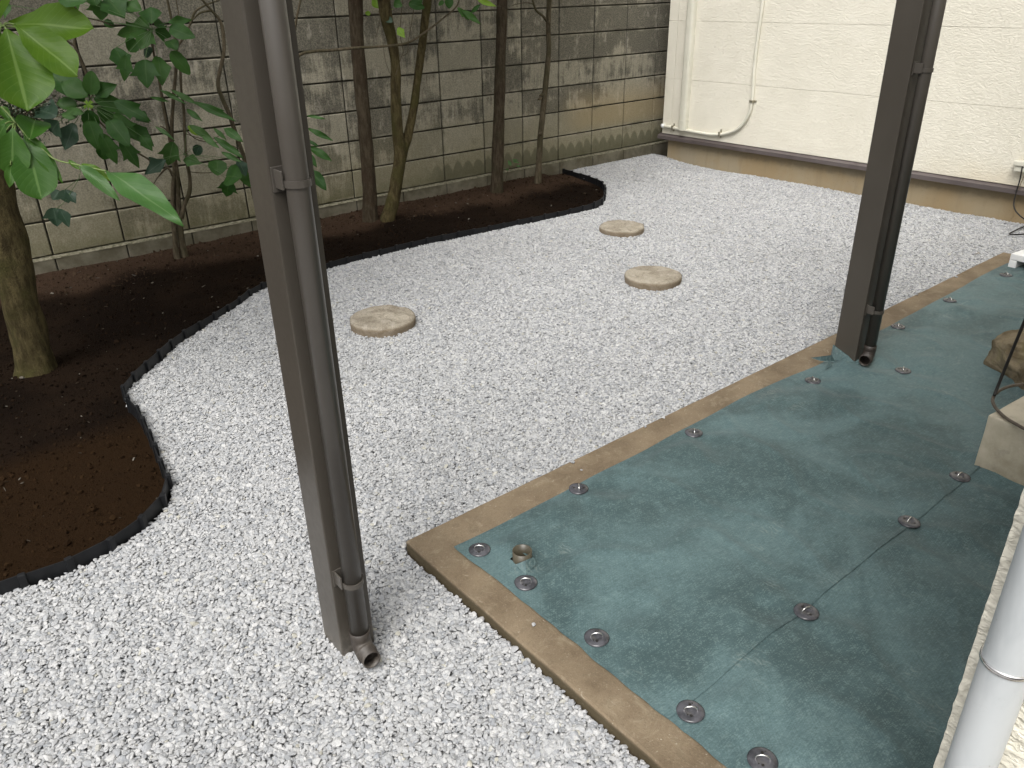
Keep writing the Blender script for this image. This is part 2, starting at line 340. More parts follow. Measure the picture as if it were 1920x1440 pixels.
BARK_B = m_bark('bark_brown', (.032, .023, .014), (.075, .058, .038), (.042, .036, .020), 50)
BARK_R = m_bark('bark_russet', (.034, .025, .015), (.072, .056, .036), (.042, .028, .017), 45)
BARK_T = m_bark('twig_bark', (.060, .048, .030), (.120, .098, .064), (.060, .054, .028), 60)
LEAF_BR = m_leaf('leaf_bright', (.045, .115, .008), (.085, .165, .014), .42, .38, (.22, .33, .09))
LEAF_GM = m_leaf('leaf_green', (.030, .088, .010), (.052, .125, .018), .42, .3, (.14, .24, .07))
LEAF_DK = m_leaf('leaf_dark', (.019, .064, .010), (.040, .102, .018), .48, .26, (.06, .11, .03))
LEAF_BL = m_leaf('leaf_bluish', (.024, .052, .030), (.042, .075, .046), .38, .15, (.08, .12, .08))
LEAF_MD = m_leaf('leaf_mid', (.042, .105, .026), (.070, .145, .042), .42, .25, (.12, .19, .08))
LEAF_LM = m_leaf('leaf_lime', (.15, .27, .03), (.21, .35, .045), .42, .4, (.28, .4, .12))

# ------------------------------------------------------------------ layout of the bed edge (gravel / soil line)
EDGE_PX = [(0, 1105), (100, 1075), (180, 1040), (240, 1005), (290, 962), (317, 916), (300, 870), (280, 820), (255, 770), (230, 742), (250, 712), (300, 667),
           (340, 633), (400, 597), (443, 570), (497, 535), (640, 492), (707, 475), (820, 448), (940, 425), (1057, 400), (1120, 385), (1133, 370), (1125, 345), (1060, 325), (1018, 315)]
epts = [Vector((-.55, 2.30, 0)), Vector((-.25, 2.24, 0))] + [onz(x, y, .015) for x, y in EDGE_PX]
for p in epts: p.z = 0
epts[-1].y = 5.30; epts[-1].x = 4.83
esm = smooth_path(epts, 6)
# arc-length resample
def resample(P, d):
    out = [P[0]]; acc = 0
    for a, b in zip(P[:-1], P[1:]):
        L = (b - a).length
        while acc + L >= d:
            a = a + (b - a) * ((d - acc) / L); out.append(a); L = (b - a).length; acc = 0
        acc += L
    return out
epath = resample(esm, .02)
bed_poly = np.array([(p.x, p.y) for p in epath] + [(4.83, 5.6), (-3, 5.6), (-3, 2.4)])
def inside(P, poly):
    x, y = P[:, 0], P[:, 1]; r = np.zeros(len(P), bool); n = len(poly)
    for i in range(n):
        x1, y1 = poly[i]; x2, y2 = poly[(i + 1) % n]
        c = ((y1 > y) != (y2 > y)); xi = (x2 - x1) * (y - y1) / ((y2 - y1) if y2 != y1 else 1e-9) + x1
        r ^= c & (x < xi)
    return r
EP = np.array([(p.x, p.y) for p in epath])
def edge_dist(P):
    out = np.empty(len(P))
    for i in range(0, len(P), 20000):
        q = P[i:i + 20000]; out[i:i + 20000] = np.sqrt(((q[:, None, :] - EP[None]) ** 2).sum(2)).min(1)
    return out
def in_view(P, z=0, m=.14):
    q = np.column_stack([P[:, 0], P[:, 1], np.full(len(P), z - CAMZ)]) @ RT.T
    u = q[:, 0] / np.maximum(q[:, 2], .05) * F / 960; v = q[:, 1] / np.maximum(q[:, 2], .05) * F / 720
    return (q[:, 2] > .2) & (np.abs(u) < 1 + m * 3) & (np.abs(v) < 1 + m * 3)
HEAPS = [(.43, 3.80, .16, .018), (1.42, 4.86, .12, .02), (2.70, 4.82, .13, .022), (2.80, 4.75, .12, .018), (3.83, 4.87, .13, .022), (4.26, 4.88, .09, .015)]
def soil_z(x, y):
    return sum(h * math.exp(-(((x - a) ** 2 + (y - b) ** 2) / r ** 2)) for a, b, r, h in HEAPS) - .025 + .06 * max(0, min(1, (y - 4.0) / 1.0)) * (1 if x < 4.6 else .5) + .012 * mnoise.noise(Vector((x * 3, y * 3, 0))) + .005 * mnoise.noise(Vector((x * 14, y * 14, 3)))
def grav_z(x, y):
    return .008 * mnoise.noise(Vector((x * 1.8, y * 1.8, 5))) + .0055 * mnoise.noise(Vector((x * 5, y * 5, 9))) + .035 * max(0, min(1, (y - 4.6) / .5)) * (x > 4.5)

# ------------------------------------------------------------------ ground, soil, gravel base
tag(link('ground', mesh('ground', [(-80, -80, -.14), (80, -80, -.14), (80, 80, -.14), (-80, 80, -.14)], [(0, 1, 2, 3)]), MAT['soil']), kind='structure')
def grid(x0, x1, y0, y1, d, fz, keep=None):
    nx = int((x1 - x0) / d) + 1; ny = int((y1 - y0) / d) + 1; V = []; Fc = []
    xs = np.linspace(x0, x1, nx); ys = np.linspace(y0, y1, ny)
    for y in ys:
        for x in xs: V.append((x, y, fz(x, y)))
    C = np.array([((xs[i] + xs[i + 1]) / 2, (ys[j] + ys[j + 1]) / 2) for j in range(ny - 1) for i in range(nx - 1)])
    k = keep(C) if keep else np.ones(len(C), bool); q = 0
    for j in range(ny - 1):
        for i in range(nx - 1):
            if k[q]: a = j * nx + i; Fc.append((a, a + 1, a + nx + 1, a + nx))
            q += 1
    return V, Fc
me = mesh('soil_bed', *grid(-3, 5.0, 2.1, 5.3, .03, soil_z, lambda C: inside(C, bed_poly) | (edge_dist(C) < .03)), smooth=True)
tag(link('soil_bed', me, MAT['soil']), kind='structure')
me = mesh('gravel_base', *grid(-1.5, 6.0, -.6, 5.3, .03, lambda x, y: grav_z(x, y) - .016, lambda C: ~inside(C, bed_poly) & (edge_dist(C) > .025) & ~((C[:, 0] > 1.0) & (C[:, 0] < 5.0) & (C[:, 1] < 1.6))), smooth=True)
tag(link('gravel_bed', me, m_plain('gravel_dust', (.24, .24, .245), (.33, .33, .33), 60, .95)), kind='structure')

# ------------------------------------------------------------------ scatter by geometry nodes
def stone_mesh(name, seed, cuts=12, sub=3):
    r = random.Random(seed); bm = bmesh.new(); bmesh.ops.create_icosphere(bm, subdivisions=sub, radius=1)
    pl = []
    for _ in range(cuts):
        n = Vector((r.gauss(0, 1), r.gauss(0, 1), r.gauss(0, 1))).normalized(); pl.append((n, r.uniform(.42, .80)))
    for v in bm.verts:
        for n, d in pl:
            q = v.co.dot(n) - d
            if q > 0: v.co -= n * q
        v.co += Vector((mnoise.noise(v.co * 2 + Vector((seed, 0, 0))), mnoise.noise(v.co * 2 + Vector((0, seed, 0))), mnoise.noise(v.co * 2 + Vector((0, 0, seed))))) * .07
    me = from_bm(name, bm, smooth=True); me.set_sharp_from_angle(angle=math.radians(24)); return me
def shape_collection(name, mat, n, seed, **k):
    c = bpy.data.collections.new(name)
    for i in range(n):
        me = stone_mesh(name, seed + i, **k); me.materials.append(mat); c.objects.link(bpy.data.objects.new(name + '_piece', me))
    return c
def scatter(name, pts, rot, scl, idx, attrs, coll):
    me = bpy.data.meshes.new(name); me.vertices.add(len(pts)); me.vertices.foreach_set('co', np.asarray(pts, np.float32).ravel())
    for nm, ty, arr, f in [('rot', 'FLOAT_VECTOR', rot, 'vector'), ('scl', 'FLOAT_VECTOR', scl, 'vector'), ('idx', 'INT', idx, 'value')] + [(a, 'FLOAT', b, 'value') for a, b in attrs.items()]:
        at = me.attributes.new(nm, ty, 'POINT'); at.data.foreach_set(f, np.asarray(arr, np.int32 if ty == 'INT' else np.float32).ravel())
    o = link(name, me); g = bpy.data.node_groups.new(name, 'GeometryNodeTree')
    g.interface.new_socket('Geometry', in_out='INPUT', socket_type='NodeSocketGeometry'); g.interface.new_socket('Geometry', in_out='OUTPUT', socket_type='NodeSocketGeometry')
    N = g.nodes.new; i = N('NodeGroupInput'); u = N('NodeGroupOutput'); ip = N('GeometryNodeInstanceOnPoints'); ci = N('GeometryNodeCollectionInfo')
    ci.inputs['Collection'].default_value = coll; ci.inputs['Separate Children'].default_value = True; ci.inputs['Reset Children'].default_value = True
    def na(n, ty): x = N('GeometryNodeInputNamedAttribute'); x.data_type = ty; x.inputs['Name'].default_value = n; return x.outputs[0]
    L = g.links.new; e2r = N('FunctionNodeEulerToRotation')
    L(i.outputs[0], ip.inputs['Points']); L(ci.outputs[0], ip.inputs['Instance']); ip.inputs['Pick Instance'].default_value = True
    L(na('idx', 'INT'), ip.inputs['Instance Index']); L(na('rot', 'FLOAT_VECTOR'), e2r.inputs[0]); L(e2r.outputs[0], ip.inputs['Rotation']); L(na('scl', 'FLOAT_VECTOR'), ip.inputs['Scale'])
    L(ip.outputs[0], u.inputs[0]); md = o.modifiers.new('scatter', 'NODES'); md.node_group = g
    return o
STONES = [(739 - 17, 600, (659, 595), (784, 590), (722, 573), (722, 616), .165), ]
def jitter(x0, x1, y0, y1, d):
    nx = int((x1 - x0) / d); ny = int((y1 - y0) / (d * .866)); I, J = np.meshgrid(np.arange(nx), np.arange(ny)); I = I.ravel(); J = J.ravel()
    P = np.column_stack([x0 + (I + .5 * (J % 2)) * d, y0 + J * d * .866]); return P + rng.uniform(-.38, .38, P.shape) * d
step_xy = [(1.803, 3.222, .160), (3.255, 2.757, .155), (3.850, 3.557, .148)]
def gravel_mask(P, m=0.0):
    k = in_view(P) & ~inside(P, bed_poly) & (edge_dist(P) > .010 + m) & (P[:, 1] < 5.10) & (P[:, 0] < 5.90)
    k &= ~((P[:, 0] > .924) & (P[:, 0] < 5.08) & (P[:, 1] < 1.672)) & ~((P[:, 0] > 5.0) & (P[:, 0] < 5.085) & (P[:, 1] < 1.672))
    k &= ~((P[:, 0] > .587) & (P[:, 0] < .667) & (P[:, 1] > 1.41) & (P[:, 1] < 1.495))
    for x, y, r in step_xy: k &= np.hypot(P[:, 0] - x, P[:, 1] - y) > r - .008
    return k
GZ = np.vectorize(grav_z)
pts = []
for layer, (d, zo) in enumerate(((.0094, -.0034), (.0116, .0004))):
    P = jitter(-1.1, 5.95, -.1, 5.15, d); P = P[gravel_mask(P)]
    z = GZ(P[:, 0], P[:, 1]) + zo + rng.normal(0, .0012, len(P)); pts.append(np.column_stack([P, z]))
stray = []
for _ in range(7):
    if _ % 6 == 1: y = rng.uniform(.55, 1.63); stray.append((rng.uniform(.935, 1.02), y, .035))
    else: x = rng.uniform(.95, 4.9); stray.append((x, 1.652 - abs(rng.normal(0, .03)), .035))
for _ in range(16):
    q_ = EP[rng.integers(30, len(EP) - 30)]; a_ = rng.uniform(0, 6.28); d_ = rng.uniform(.015, .09); P_ = np.array([[q_[0] + d_ * math.cos(a_), q_[1] + d_ * math.sin(a_)]])
    if inside(P_, bed_poly)[0]: stray.append((P_[0, 0], P_[0, 1], soil_z(*P_[0]) + .004))
pts = np.vstack(pts + [np.array(stray)]); n = len(pts)
# a few stones rolled up against edging
size = np.clip(rng.lognormal(math.log(.0083), .26, n), .0048, .0165)
far = np.hypot(pts[:, 0], pts[:, 1]); size *= 1 + .10 * np.clip((far - 3) / 3, 0, 1)
scl = np.column_stack([size, size * rng.uniform(.46, .88, n), size * rng.uniform(.30, .52, n)])
rot = np.column_stack([rng.normal(0, .26, n), rng.normal(0, .26, n), rng.uniform(0, 6.28, n)])
tint = np.clip(rng.beta(2.2, 1.5, n), 0, 1)
gcoll = shape_collection('gravel_piece', MAT['gravel'], 14, 100)
tag(scatter('gravel', pts, rot, scl, rng.integers(0, 14, n), dict(tint=tint, warm=rng.uniform(0, 1, n)), gcoll), kind='stuff')
# soil crumbs and pale litter on the bed
SZ = np.vectorize(soil_z)
P = jitter(-.5, 4.9, 2.1, 5.2, .017); P = P[in_view(P) & inside(P, bed_poly) & (edge_dist(P) > .02)]; P = P[rng.uniform(0, 1, len(P)) < .75]; n = len(P)
s = np.clip(rng.lognormal(math.log(.0038), .6, n), .0015, .019)
tag(scatter('soil_crumbs', np.column_stack([P, SZ(P[:, 0], P[:, 1]) + s * .2]), rng.uniform(0, 6.28, (n, 3)), np.column_stack([s, s * .8, s * .7]), rng.integers(0, 5, n), dict(tint=rng.uniform(0, 1, n)),
            shape_collection('crumb_piece', MAT['crumb'], 5, 300, sub=1)), kind='stuff')
P = np.column_stack([rng.uniform(-.2, 4.8, 900), rng.uniform(2.2, 5.15, 900)]); P = P[in_view(P) & inside(P, bed_poly) & (edge_dist(P) > .03)][:260]; n = len(P)
s = np.clip(rng.lognormal(math.log(.0052), .5, n), .003, .017); el = np.where(rng.uniform(0, 1, n) < .3, 3.2, 1.2)
tag(scatter('soil_litter', np.column_stack([P, SZ(P[:, 0], P[:, 1]) + .004]), np.column_stack([rng.normal(0, .3, n), rng.normal(0, .3, n), rng.uniform(0, 6.28, n)]), np.column_stack([s * el, s * np.where(el > 2, .25, .9), s * .4]),
            rng.integers(0, 5, n), dict(tint=rng.uniform(0, 1, n) ** 2.4), shape_collection('litter_piece', MAT['litter'], 5, 330, sub=1)), kind='stuff')

# ------------------------------------------------------------------ concrete block wall
WY = 5.185
wall = empty('block_wall', (3, WY, 0), label='weathered grey concrete block wall with dark grid of joints behind the trees', cat='wall')
def P0(o, par): o.parent = par; o.matrix_parent_inverse = Matrix.Translation(par.location).inverted(); return o
P0(link('mortar', box_me('mortar', (-1.7, WY + .012, .0), (6.9, WY + .10, 2.115)), MAT['mortar']), wall)
bvar = []
for k in range(4):
    bm = bmesh.new(); add_box(bm, (.0052, 0, .0056), (.3948, .1, .1948), .0035, 1)
    r = random.Random(k)
    for v in bm.verts: v.co += Vector((r.uniform(-1, 1), r.uniform(-.6, .6), r.uniform(-1, 1))) * .0009
    me = from_bm('block', bm); me.materials.append(MAT['block']); bvar.append(me)
for i in range(-11, 10):
    for r_ in range(10):
        x = 2.771 + .4 * i; z = .12 + .2 * r_
        if x > 6.4: continue
        o = bpy.data.objects.new('block', bvar[random.randrange(4)]); COL.objects.link(o); o.parent = wall
        o.location = (x - 3, random.uniform(-.0015, .0015), z)
# half-buried bottom course, standing a little proud, with a thin mortar ledge
P0(link('footing_core', box_me('footing_core', (-1.7, WY - .014, -.12), (6.9, WY + .11, .104)), MAT['mortar']), wall)
fme = []
for k in range(3):
    bm = bmesh.new(); add_box(bm, (.004, 0, -.12), (.396, .03, .107), .003, 1); me_ = from_bm('footing_block', bm); me_.materials.append(MAT['foot']); fme.append(me_)
for i in range(-11, 10):
    o = bpy.data.objects.new('footing_block', fme[i % 3]); COL.objects.link(o); o.parent = wall; o.location = (2.771 + .4 * i - 3, -.022 + random.uniform(-.002, .002), 0)
def ledge():
    V = []; Fc = []; n = 260
    for i in range(n):
        x = -1.7 + 8.6 * i / (n - 1); a = .006 * mnoise.noise(Vector((x * 6, 0, 0))); b = .003 * mnoise.noise(Vector((x * 25, 4, 0)))
        V += [(x, WY - .024 + a * .6, .107), (x, WY - .021 + a * .6, .112 + b * .6), (x, WY + .012, .120 + b)]
    for i in range(n - 1): a = i * 3; Fc += [(a, a + 3, a + 4, a + 1), (a + 1, a + 4, a + 5, a + 2)]
    return mesh('ledge', V, Fc, True)
P0(link('mortar_ledge', ledge(), MAT['ledge']), wall)

# ------------------------------------------------------------------ house with cream siding (far right)
HX = 5.88; HY = 4.98
house = empty('house', (HX, 3, 0), label='house with cream textured siding and tan foundation at the back right', cat='house')
P0(link('wall_core', box_me('wall_core', (HX + .018, -1.99, .24), (9.9, HY - .02, 5.2)), MAT['siding']), house)
zs = [.243] + [.7195 + .4665 * k for k in range(10)]
for k in range(10):
    for (ya, yb) in ((1.56, HY - .098), (-1.47, 1.557)):
        P0(link('siding_board', box_me('siding_board', (HX, ya + .0008, zs[k] + .0009), (HX + .016, yb - .0008, zs[k + 1] - .0009), .0012, 1), MAT['siding']), house)
    P0(link('corner_trim', box_me('corner_trim', (HX - .0012, HY - .0965, zs[k] + .0009), (HX + .10, HY, zs[k + 1] - .0009), .0015, 1), MAT['siding']), house)
bm = bmesh.new(); prof = [(HX + .03, .247), (HX + .012, .242), (HX - .022, .230), (HX - .030, .226), (HX - .030, .197), (HX - .024, .195), (HX + .03, .203)]
vs = [[bm.verts.new((x, y, z)) for x, z in prof] for y in (HY + .028, -2)]
for i in range(len(prof)): j = (i + 1) % len(prof); bm.faces.new((vs[0][i], vs[0][j], vs[1][j], vs[1][i]))
bm.faces.new(vs[0][::-1]); bm.faces.new(vs[1]); P0(link('flashing', from_bm('flashing', bm), MAT['flash']), house)
P0(link('foundation', box_me('foundation', (HX + .022, -2, -.13), (9.8, HY - .055, .222), .004), MAT['found']), house)
bm = bmesh.new(); add_box(bm, (HX - .4, -2.3, 5.2), (10.3, HY + .15, 5.32)); P0(link('roof', from_bm('roof', bm), MAT['flash']), house)
# aircon duct cover
yc = 4.725; bm = bmesh.new(); prof = []
for k in range(13):
    a = math.pi * k / 12; prof.append((HX - .002 - .052 * math.sin(a) ** .45, yc + .038 * math.copysign(abs(math.cos(a)) ** .6, math.cos(a))))
def extrude_z(prof, z0, z1, name, mat, par, smooth=False):
    bm = bmesh.new(); a = [bm.verts.new((x, y, z0)) for x, y in prof]; b = [bm.verts.new((x, y, z1)) for x, y in prof]; n = len(prof)
    for i in range(n): bm.faces.new((a[i], a[(i + 1) % n], b[(i + 1) % n], b[i]))
    bm.faces.new(a[::-1]); bm.faces.new(b); bmesh.ops.recalc_face_normals(bm, faces=bm.faces)
    return P0(link(name, from_bm(name, bm, smooth), mat), par)
duct = empty('duct_cover', (HX, yc, .3), label='straight beige aircon duct cover running up the cream wall near its corner', cat='duct cover')
extrude_z(prof, .385, 2.6, 'cover_channel', MAT['cream'], duct)
extrude_z([(HX - (HX - x) * 1.07, yc + (y - yc) * 1.08) for x, y in prof], .300, .384, 'end_cap', MAT['cream'], duct)
# conduit
cpx = [(1432, -60), (1430, 0), (1421, 70), (1414, 130), (1410, 190), (1402, 218), (1385, 240), (1362, 250), (1335, 252), (1300, 247), (1265, 240), (1244, 236)]
cp = [onx(x, y, HX - .016) for x, y in cpx]; cp = [cp[0] + Vector((0, 0, 1.2))] + cp
cs = smooth_path(cp, 6)
cond = empty('wall_conduit', (HX, 4.05, .3), label='thin white conduit bending from vertical to horizontal along the cream wall', cat='conduit')
P0(link('conduit_tube', tube('conduit_tube', cs, .0135, 12), MAT['cream']), cond)
P0(link('end_plug', tube('end_plug', [cs[-1] - (cs[-1] - cs[-3]).normalized() * .01, cs[-1] + (cs[-1] - cs[-3]).normalized() * .02], .018, 12), MAT['white']), cond)
for (x, y, vert) in ((1410, 190, 1), (1350, 251, 0), (1262, 239, 0)):
    c = onx(x, y, HX - .016); bm = bmesh.new()
    if vert: add_box(bm, (HX - .034, c.y - .018, c.z - .010), (HX - .001, c.y + .018, c.z + .010), .005, 2); add_box(bm, (HX - .006, c.y - .036, c.z - .008), (HX - .002, c.y + .036, c.z + .008), .001)
    else: add_box(bm, (HX - .034, c.y - .010, c.z - .018), (HX - .001, c.y + .010, c.z + .018), .005, 2); add_box(bm, (HX - .006, c.y - .008, c.z - .036), (HX - .002, c.y + .008, c.z + .036), .001)
    P0(link('saddle_clip', from_bm('saddle_clip', bm), MAT['saddle']), cond)
# outdoor socket with leads, at the right edge
sc = onx(1921, 309, HX - .03)
sock = empty('outdoor_socket', (HX, sc.y, sc.z), label='beige weatherproof outdoor socket on the cream wall at the right edge', cat='socket')
bm = bmesh.new(); add_box(bm, (HX - .055, sc.y - .075, sc.z - .008), (HX - .001, sc.y + .060, sc.z + .022), .006, 2); add_box(bm, (HX - .045, sc.y - .065, sc.z - .045), (HX - .002, sc.y + .050, sc.z - .0095), .005, 2)
P0(link('cover', from_bm('cover', bm), MAT['cream']), sock)
bm = bmesh.new(); add_box(bm, (HX - .05, sc.y - .06, sc.z + .10), (HX - .001, sc.y + .0, sc.z + .17), .012, 3); P0(link('sensor_lamp', from_bm('sensor_lamp', bm), MAT['white']), sock)
lp = [onx(1917, 312, HX - .05), onx(1912, 338, HX - .05), onx(1906, 358, HX - .055), onx(1901, 380, HX - .07), onx(1903, 393, HX - .09), onx(1912, 404, HX - .10), onx(1922, 412, HX - .12), onx(1935, 425, HX - .2)]
lead = link('power_lead', tube('power_lead', smooth_path(lp, 6), .0042, 8), MAT['black']); tag(lead, 'black power lead looping down from the outdoor socket', 'cable')
lp = [onz(1940, 418, .03), onz(1915, 427, .02), onz(1898, 435, .02), onz(1893, 438, .02), onz(1900, 440, .02), onz(1918, 439, .02), onz(1940, 437, .02)]
tag(link('power_lead', tube('power_lead', smooth_path(lp, 6), .0045, 8), MAT['black']), 'black cable lying in a narrow loop on the gravel at the right edge', 'cable')
tag(link('thin_wire', tube('thin_wire', smooth_path([onx(1920, 330, HX - .03), onx(1911, 352, HX - .035), onx(1905, 375, HX + .012), onx(1902, 398, HX + .012), onx(1897, 409, HX + .012)], 5), .0022, 6), MAT['found']), 'thin wire dropping down the tan foundation beside the black lead', 'wire')

# ------------------------------------------------------------------ kerb
def kerb():
    bm = bmesh.new(); zt = .030; o = []
    outer = [(.920, -.6), (.934, 1.662), (5.075, 1.662), (5.075, -1.0)]; inner = [(1.062, -.6), (1.068, 1.505), (4.95, 1.505), (4.95, -1.0)]
    def strip(a, b, c, d, n):
        for i in range(n):
            t0 = i / n; t1 = (i + 1) / n; L = lambda p, q, t: (p[0] + (q[0] - p[0]) * t, p[1] + (q[1] - p[1]) * t)
            o.append((L(a, b, t0), L(a, b, t1), L(d, c, t1), L(d, c, t0)))
    V = []; Fc = []; idx = {}
    def vid(x, y, z):
        k = (round(x, 4), round(y, 4), round(z, 4))
        if k not in idx:
            w = mnoise.noise(Vector((x * 8, y * 8, 1))) * .0022; w2 = mnoise.noise(Vector((x * 8, y * 8, 6))) * .0022; idx[k] = len(V)
            V.append((x + w, y + w2, z + (mnoise.noise(Vector((x * 5, y * 5, 0))) * .0015 if z > 0 else 0)))
        return idx[k]
    for a, b, c, d, n in ((outer[0], outer[1], inner[1], inner[0], 60), (outer[1], outer[2], inner[2], inner[1], 110), (outer[2], outer[3], inner[3], inner[2], 60)):
        for i in range(n):
            L = lambda p, q, t: Vector((p[0] + (q[0] - p[0]) * t, p[1] + (q[1] - p[1]) * t, 0))
            P = [L(a, b, i / n), L(a, b, (i + 1) / n), L(d, c, (i + 1) / n), L(d, c, i / n)]
            e0 = (P[3] - P[0]).normalized() * .005; e1 = (P[2] - P[1]).normalized() * .005
            A = vid(P[0].x + e0.x, P[0].y + e0.y, zt); B = vid(P[1].x + e1.x, P[1].y + e1.y, zt)
            Fc.append((A, B, vid(P[2].x, P[2].y, zt), vid(P[3].x, P[3].y, zt)))
            C = vid(P[0].x, P[0].y, zt - .005); D = vid(P[1].x, P[1].y, zt - .005)
            Fc.append((C, D, B, A)); Fc.append((vid(P[0].x, P[0].y, -.12), vid(P[1].x, P[1].y, -.12), D, C))
    me = mesh('kerb', V, Fc); bm = bmesh.new(); bm.from_mesh(me); bmesh.ops.recalc_face_normals(bm, faces=bm.faces); bm.to_mesh(me); bm.free(); return me
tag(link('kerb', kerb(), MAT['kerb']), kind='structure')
tag(link('sub_ground', mesh('sub_ground', [(1.05, -1, .008), (4.96, -1, .008), (4.96, 1.53, .008), (1.05, 1.53, .008)], [(0, 1, 2, 3)]), MAT['soil']), kind='structure')

# ------------------------------------------------------------------ green weed-control sheets
PINS = [(1886, 517), (1781, 563), (1684, 612), (1693, 695), (1524, 713), (1301, 811), (1085, 916), (899, 1030), (986, 1092), (1119, 1195), (1295, 1333), (1430, 1425), (1512, 1147), (1705, 978), (1800, 893)]
pin_xy = [onz(x, y, .038) for x, y in PINS]
def fab_z(x, y):
    z = .041 + .015 * mnoise.noise(Vector((x * 2.6, y * 2.6, 1))) + .0055 * mnoise.noise(Vector((x * 6 + y * 2, y * 4, 8))) + .007 * max(0, 1 - abs(mnoise.noise(Vector((x * 4 - y * 2, y * 3 + x, 4)))) * 5) ** 2 + .0008 * mnoise.noise(Vector((x * 22, y * 22, 8)))
    for p in pin_xy:
        dx, dy = x - p.x, y - p.y; d = math.hypot(dx, dy)
        if d < .35:
            a = math.atan2(dy, dx); z += math.exp(-(d / .11) ** 2) * (.034 - z) + .0065 * math.sin(a * 4 + p.x * 9) * math.exp(-((d - .11) / .07) ** 2)
    d = math.hypot(x - 3.03, y - 1.45); z += .016 * math.exp(-(d / .13) ** 2)
    d = math.hypot(x - 1.13, y - 1.365); z += .006 * math.exp(-(d / .06) ** 2)
    if x > 4.55: z += .006
    e = max(0, min(1, min(1.545 - y, x - 1.03) / .10)); e = e * e * (3 - 2 * e); z = .0345 + (z - .0345) * e
    return max(z, .0328)
def edge_y(x): return 1.543 + .006 * math.sin(x * 3.1 + .6) + .009 * mnoise.noise(Vector((x * 3.5, 0, 2))) + (.012 * max(0, min(1, (x - 4.3) / .25))) - .022 * math.exp(-((x - 2.9) / .12) ** 2)
def edge_x(y): return 1.024 + .009 * mnoise.noise(Vector((0, y * 5, 7))) + .004 * mnoise.noise(Vector((0, y * 17, 7)))
def sheet(name, y0f, y1f, x1, dz, holes=()):
    nx, ny = 300, 80; V = []; Fc = []
    for j in range(ny):
        for i in range(nx):
            v = j / (ny - 1); u = (i / (nx - 1)); y = y0f(1.04 + u * (x1 - 1.04)) * (1 - v) + y1f(1.04 + u * (x1 - 1.04)) * v
            x = edge_x(y) * (1 - u) + x1 * u
            V.append((x, y, fab_z(x, y) + dz(x, y)))
    for j in range(ny - 1):
        for i in range(nx - 1):
            a = j * nx + i; c = [(V[a][q] + V[a + nx + 1][q]) / 2 for q in (0, 1)]
            if any(x0 < c[0] < x1_ and y0 < c[1] < y1_ for x0, x1_, y0, y1_ in holes): continue
            Fc.append((a, a + 1, a + nx + 1, a + nx))
    me = mesh(name, V, Fc, True); return me
c_stub = onz(979, 1034, .070)
seam = lambda x: .742 + .004 * math.sin(x * 2.3) + .003 * mnoise.noise(Vector((x * 4, 0, 0)))
fa = empty('weed_fabric', (3, 1.2, .03), label='green weed-control sheet along the kerb, around the far dark post and pipe stub', cat='ground sheet')
P0(link('sheet', sheet('sheet', seam, edge_y, 4.98, lambda x, y: .0014 * max(0, 1 - (y - .742) / .05), holes=((3.0, 3.07, 1.43, 1.51), (c_stub.x - .022, c_stub.x + .022, c_stub.y - .022, c_stub.y + .022))), MAT['fabric']), fa)
fb = empty('weed_fabric', (3, .5, .03), label='green weed-control sheet nearest the building, tucked under the seam and concrete step', cat='ground sheet')
P0(link('sheet', sheet('sheet', lambda x: .15, lambda x: .80, 4.98, lambda x, y: -.0020 if y > .70 else 0), MAT['fabric']), fb)
# torn flaps standing up round the foot of the far post
def flap(name, pts, par):
    V = [tuple(p) for p in pts]; n = len(V)
    me = mesh(name, V + [(x + .001, y + .001, z) for x, y, z in V], [tuple(range(n)), tuple(range(2 * n - 1, n - 1, -1))]); return P0(link(name, me, MAT['fabric']), par)
flap('flap', [(2.982, 1.418, .055), (2.950, 1.435, .050), (2.955, 1.500, .046), (2.984, 1.524, .052), (2.988, 1.524, .098), (2.986, 1.45, .072)], fa)
flap('flap', [(2.985, 1.414, .060), (3.06, 1.412, .055), (3.075, 1.395, .046), (3.00, 1.380, .044), (2.965, 1.398, .046)], fa)
flap('flap', [onz(1520, 671, .055), onz(1560, 666, .085), onz(1566, 678, .055), onz(1540, 677, .050)], fa)
flap('flap', [onz(1547, 693, .05), onz(1556, 676, .075), onz(1560, 684, .055)], fa)
# strap-like fold by the pipe stub
flap('flap', [(c_stub.x - .035, c_stub.y - .012, .050), (c_stub.x - .012, c_stub.y - .0285, .062), (c_stub.x + .016, c_stub.y - .030, .060), (c_stub.x + .020, c_stub.y - .040, .040), (c_stub.x - .030, c_stub.y - .052, .038)], fa)

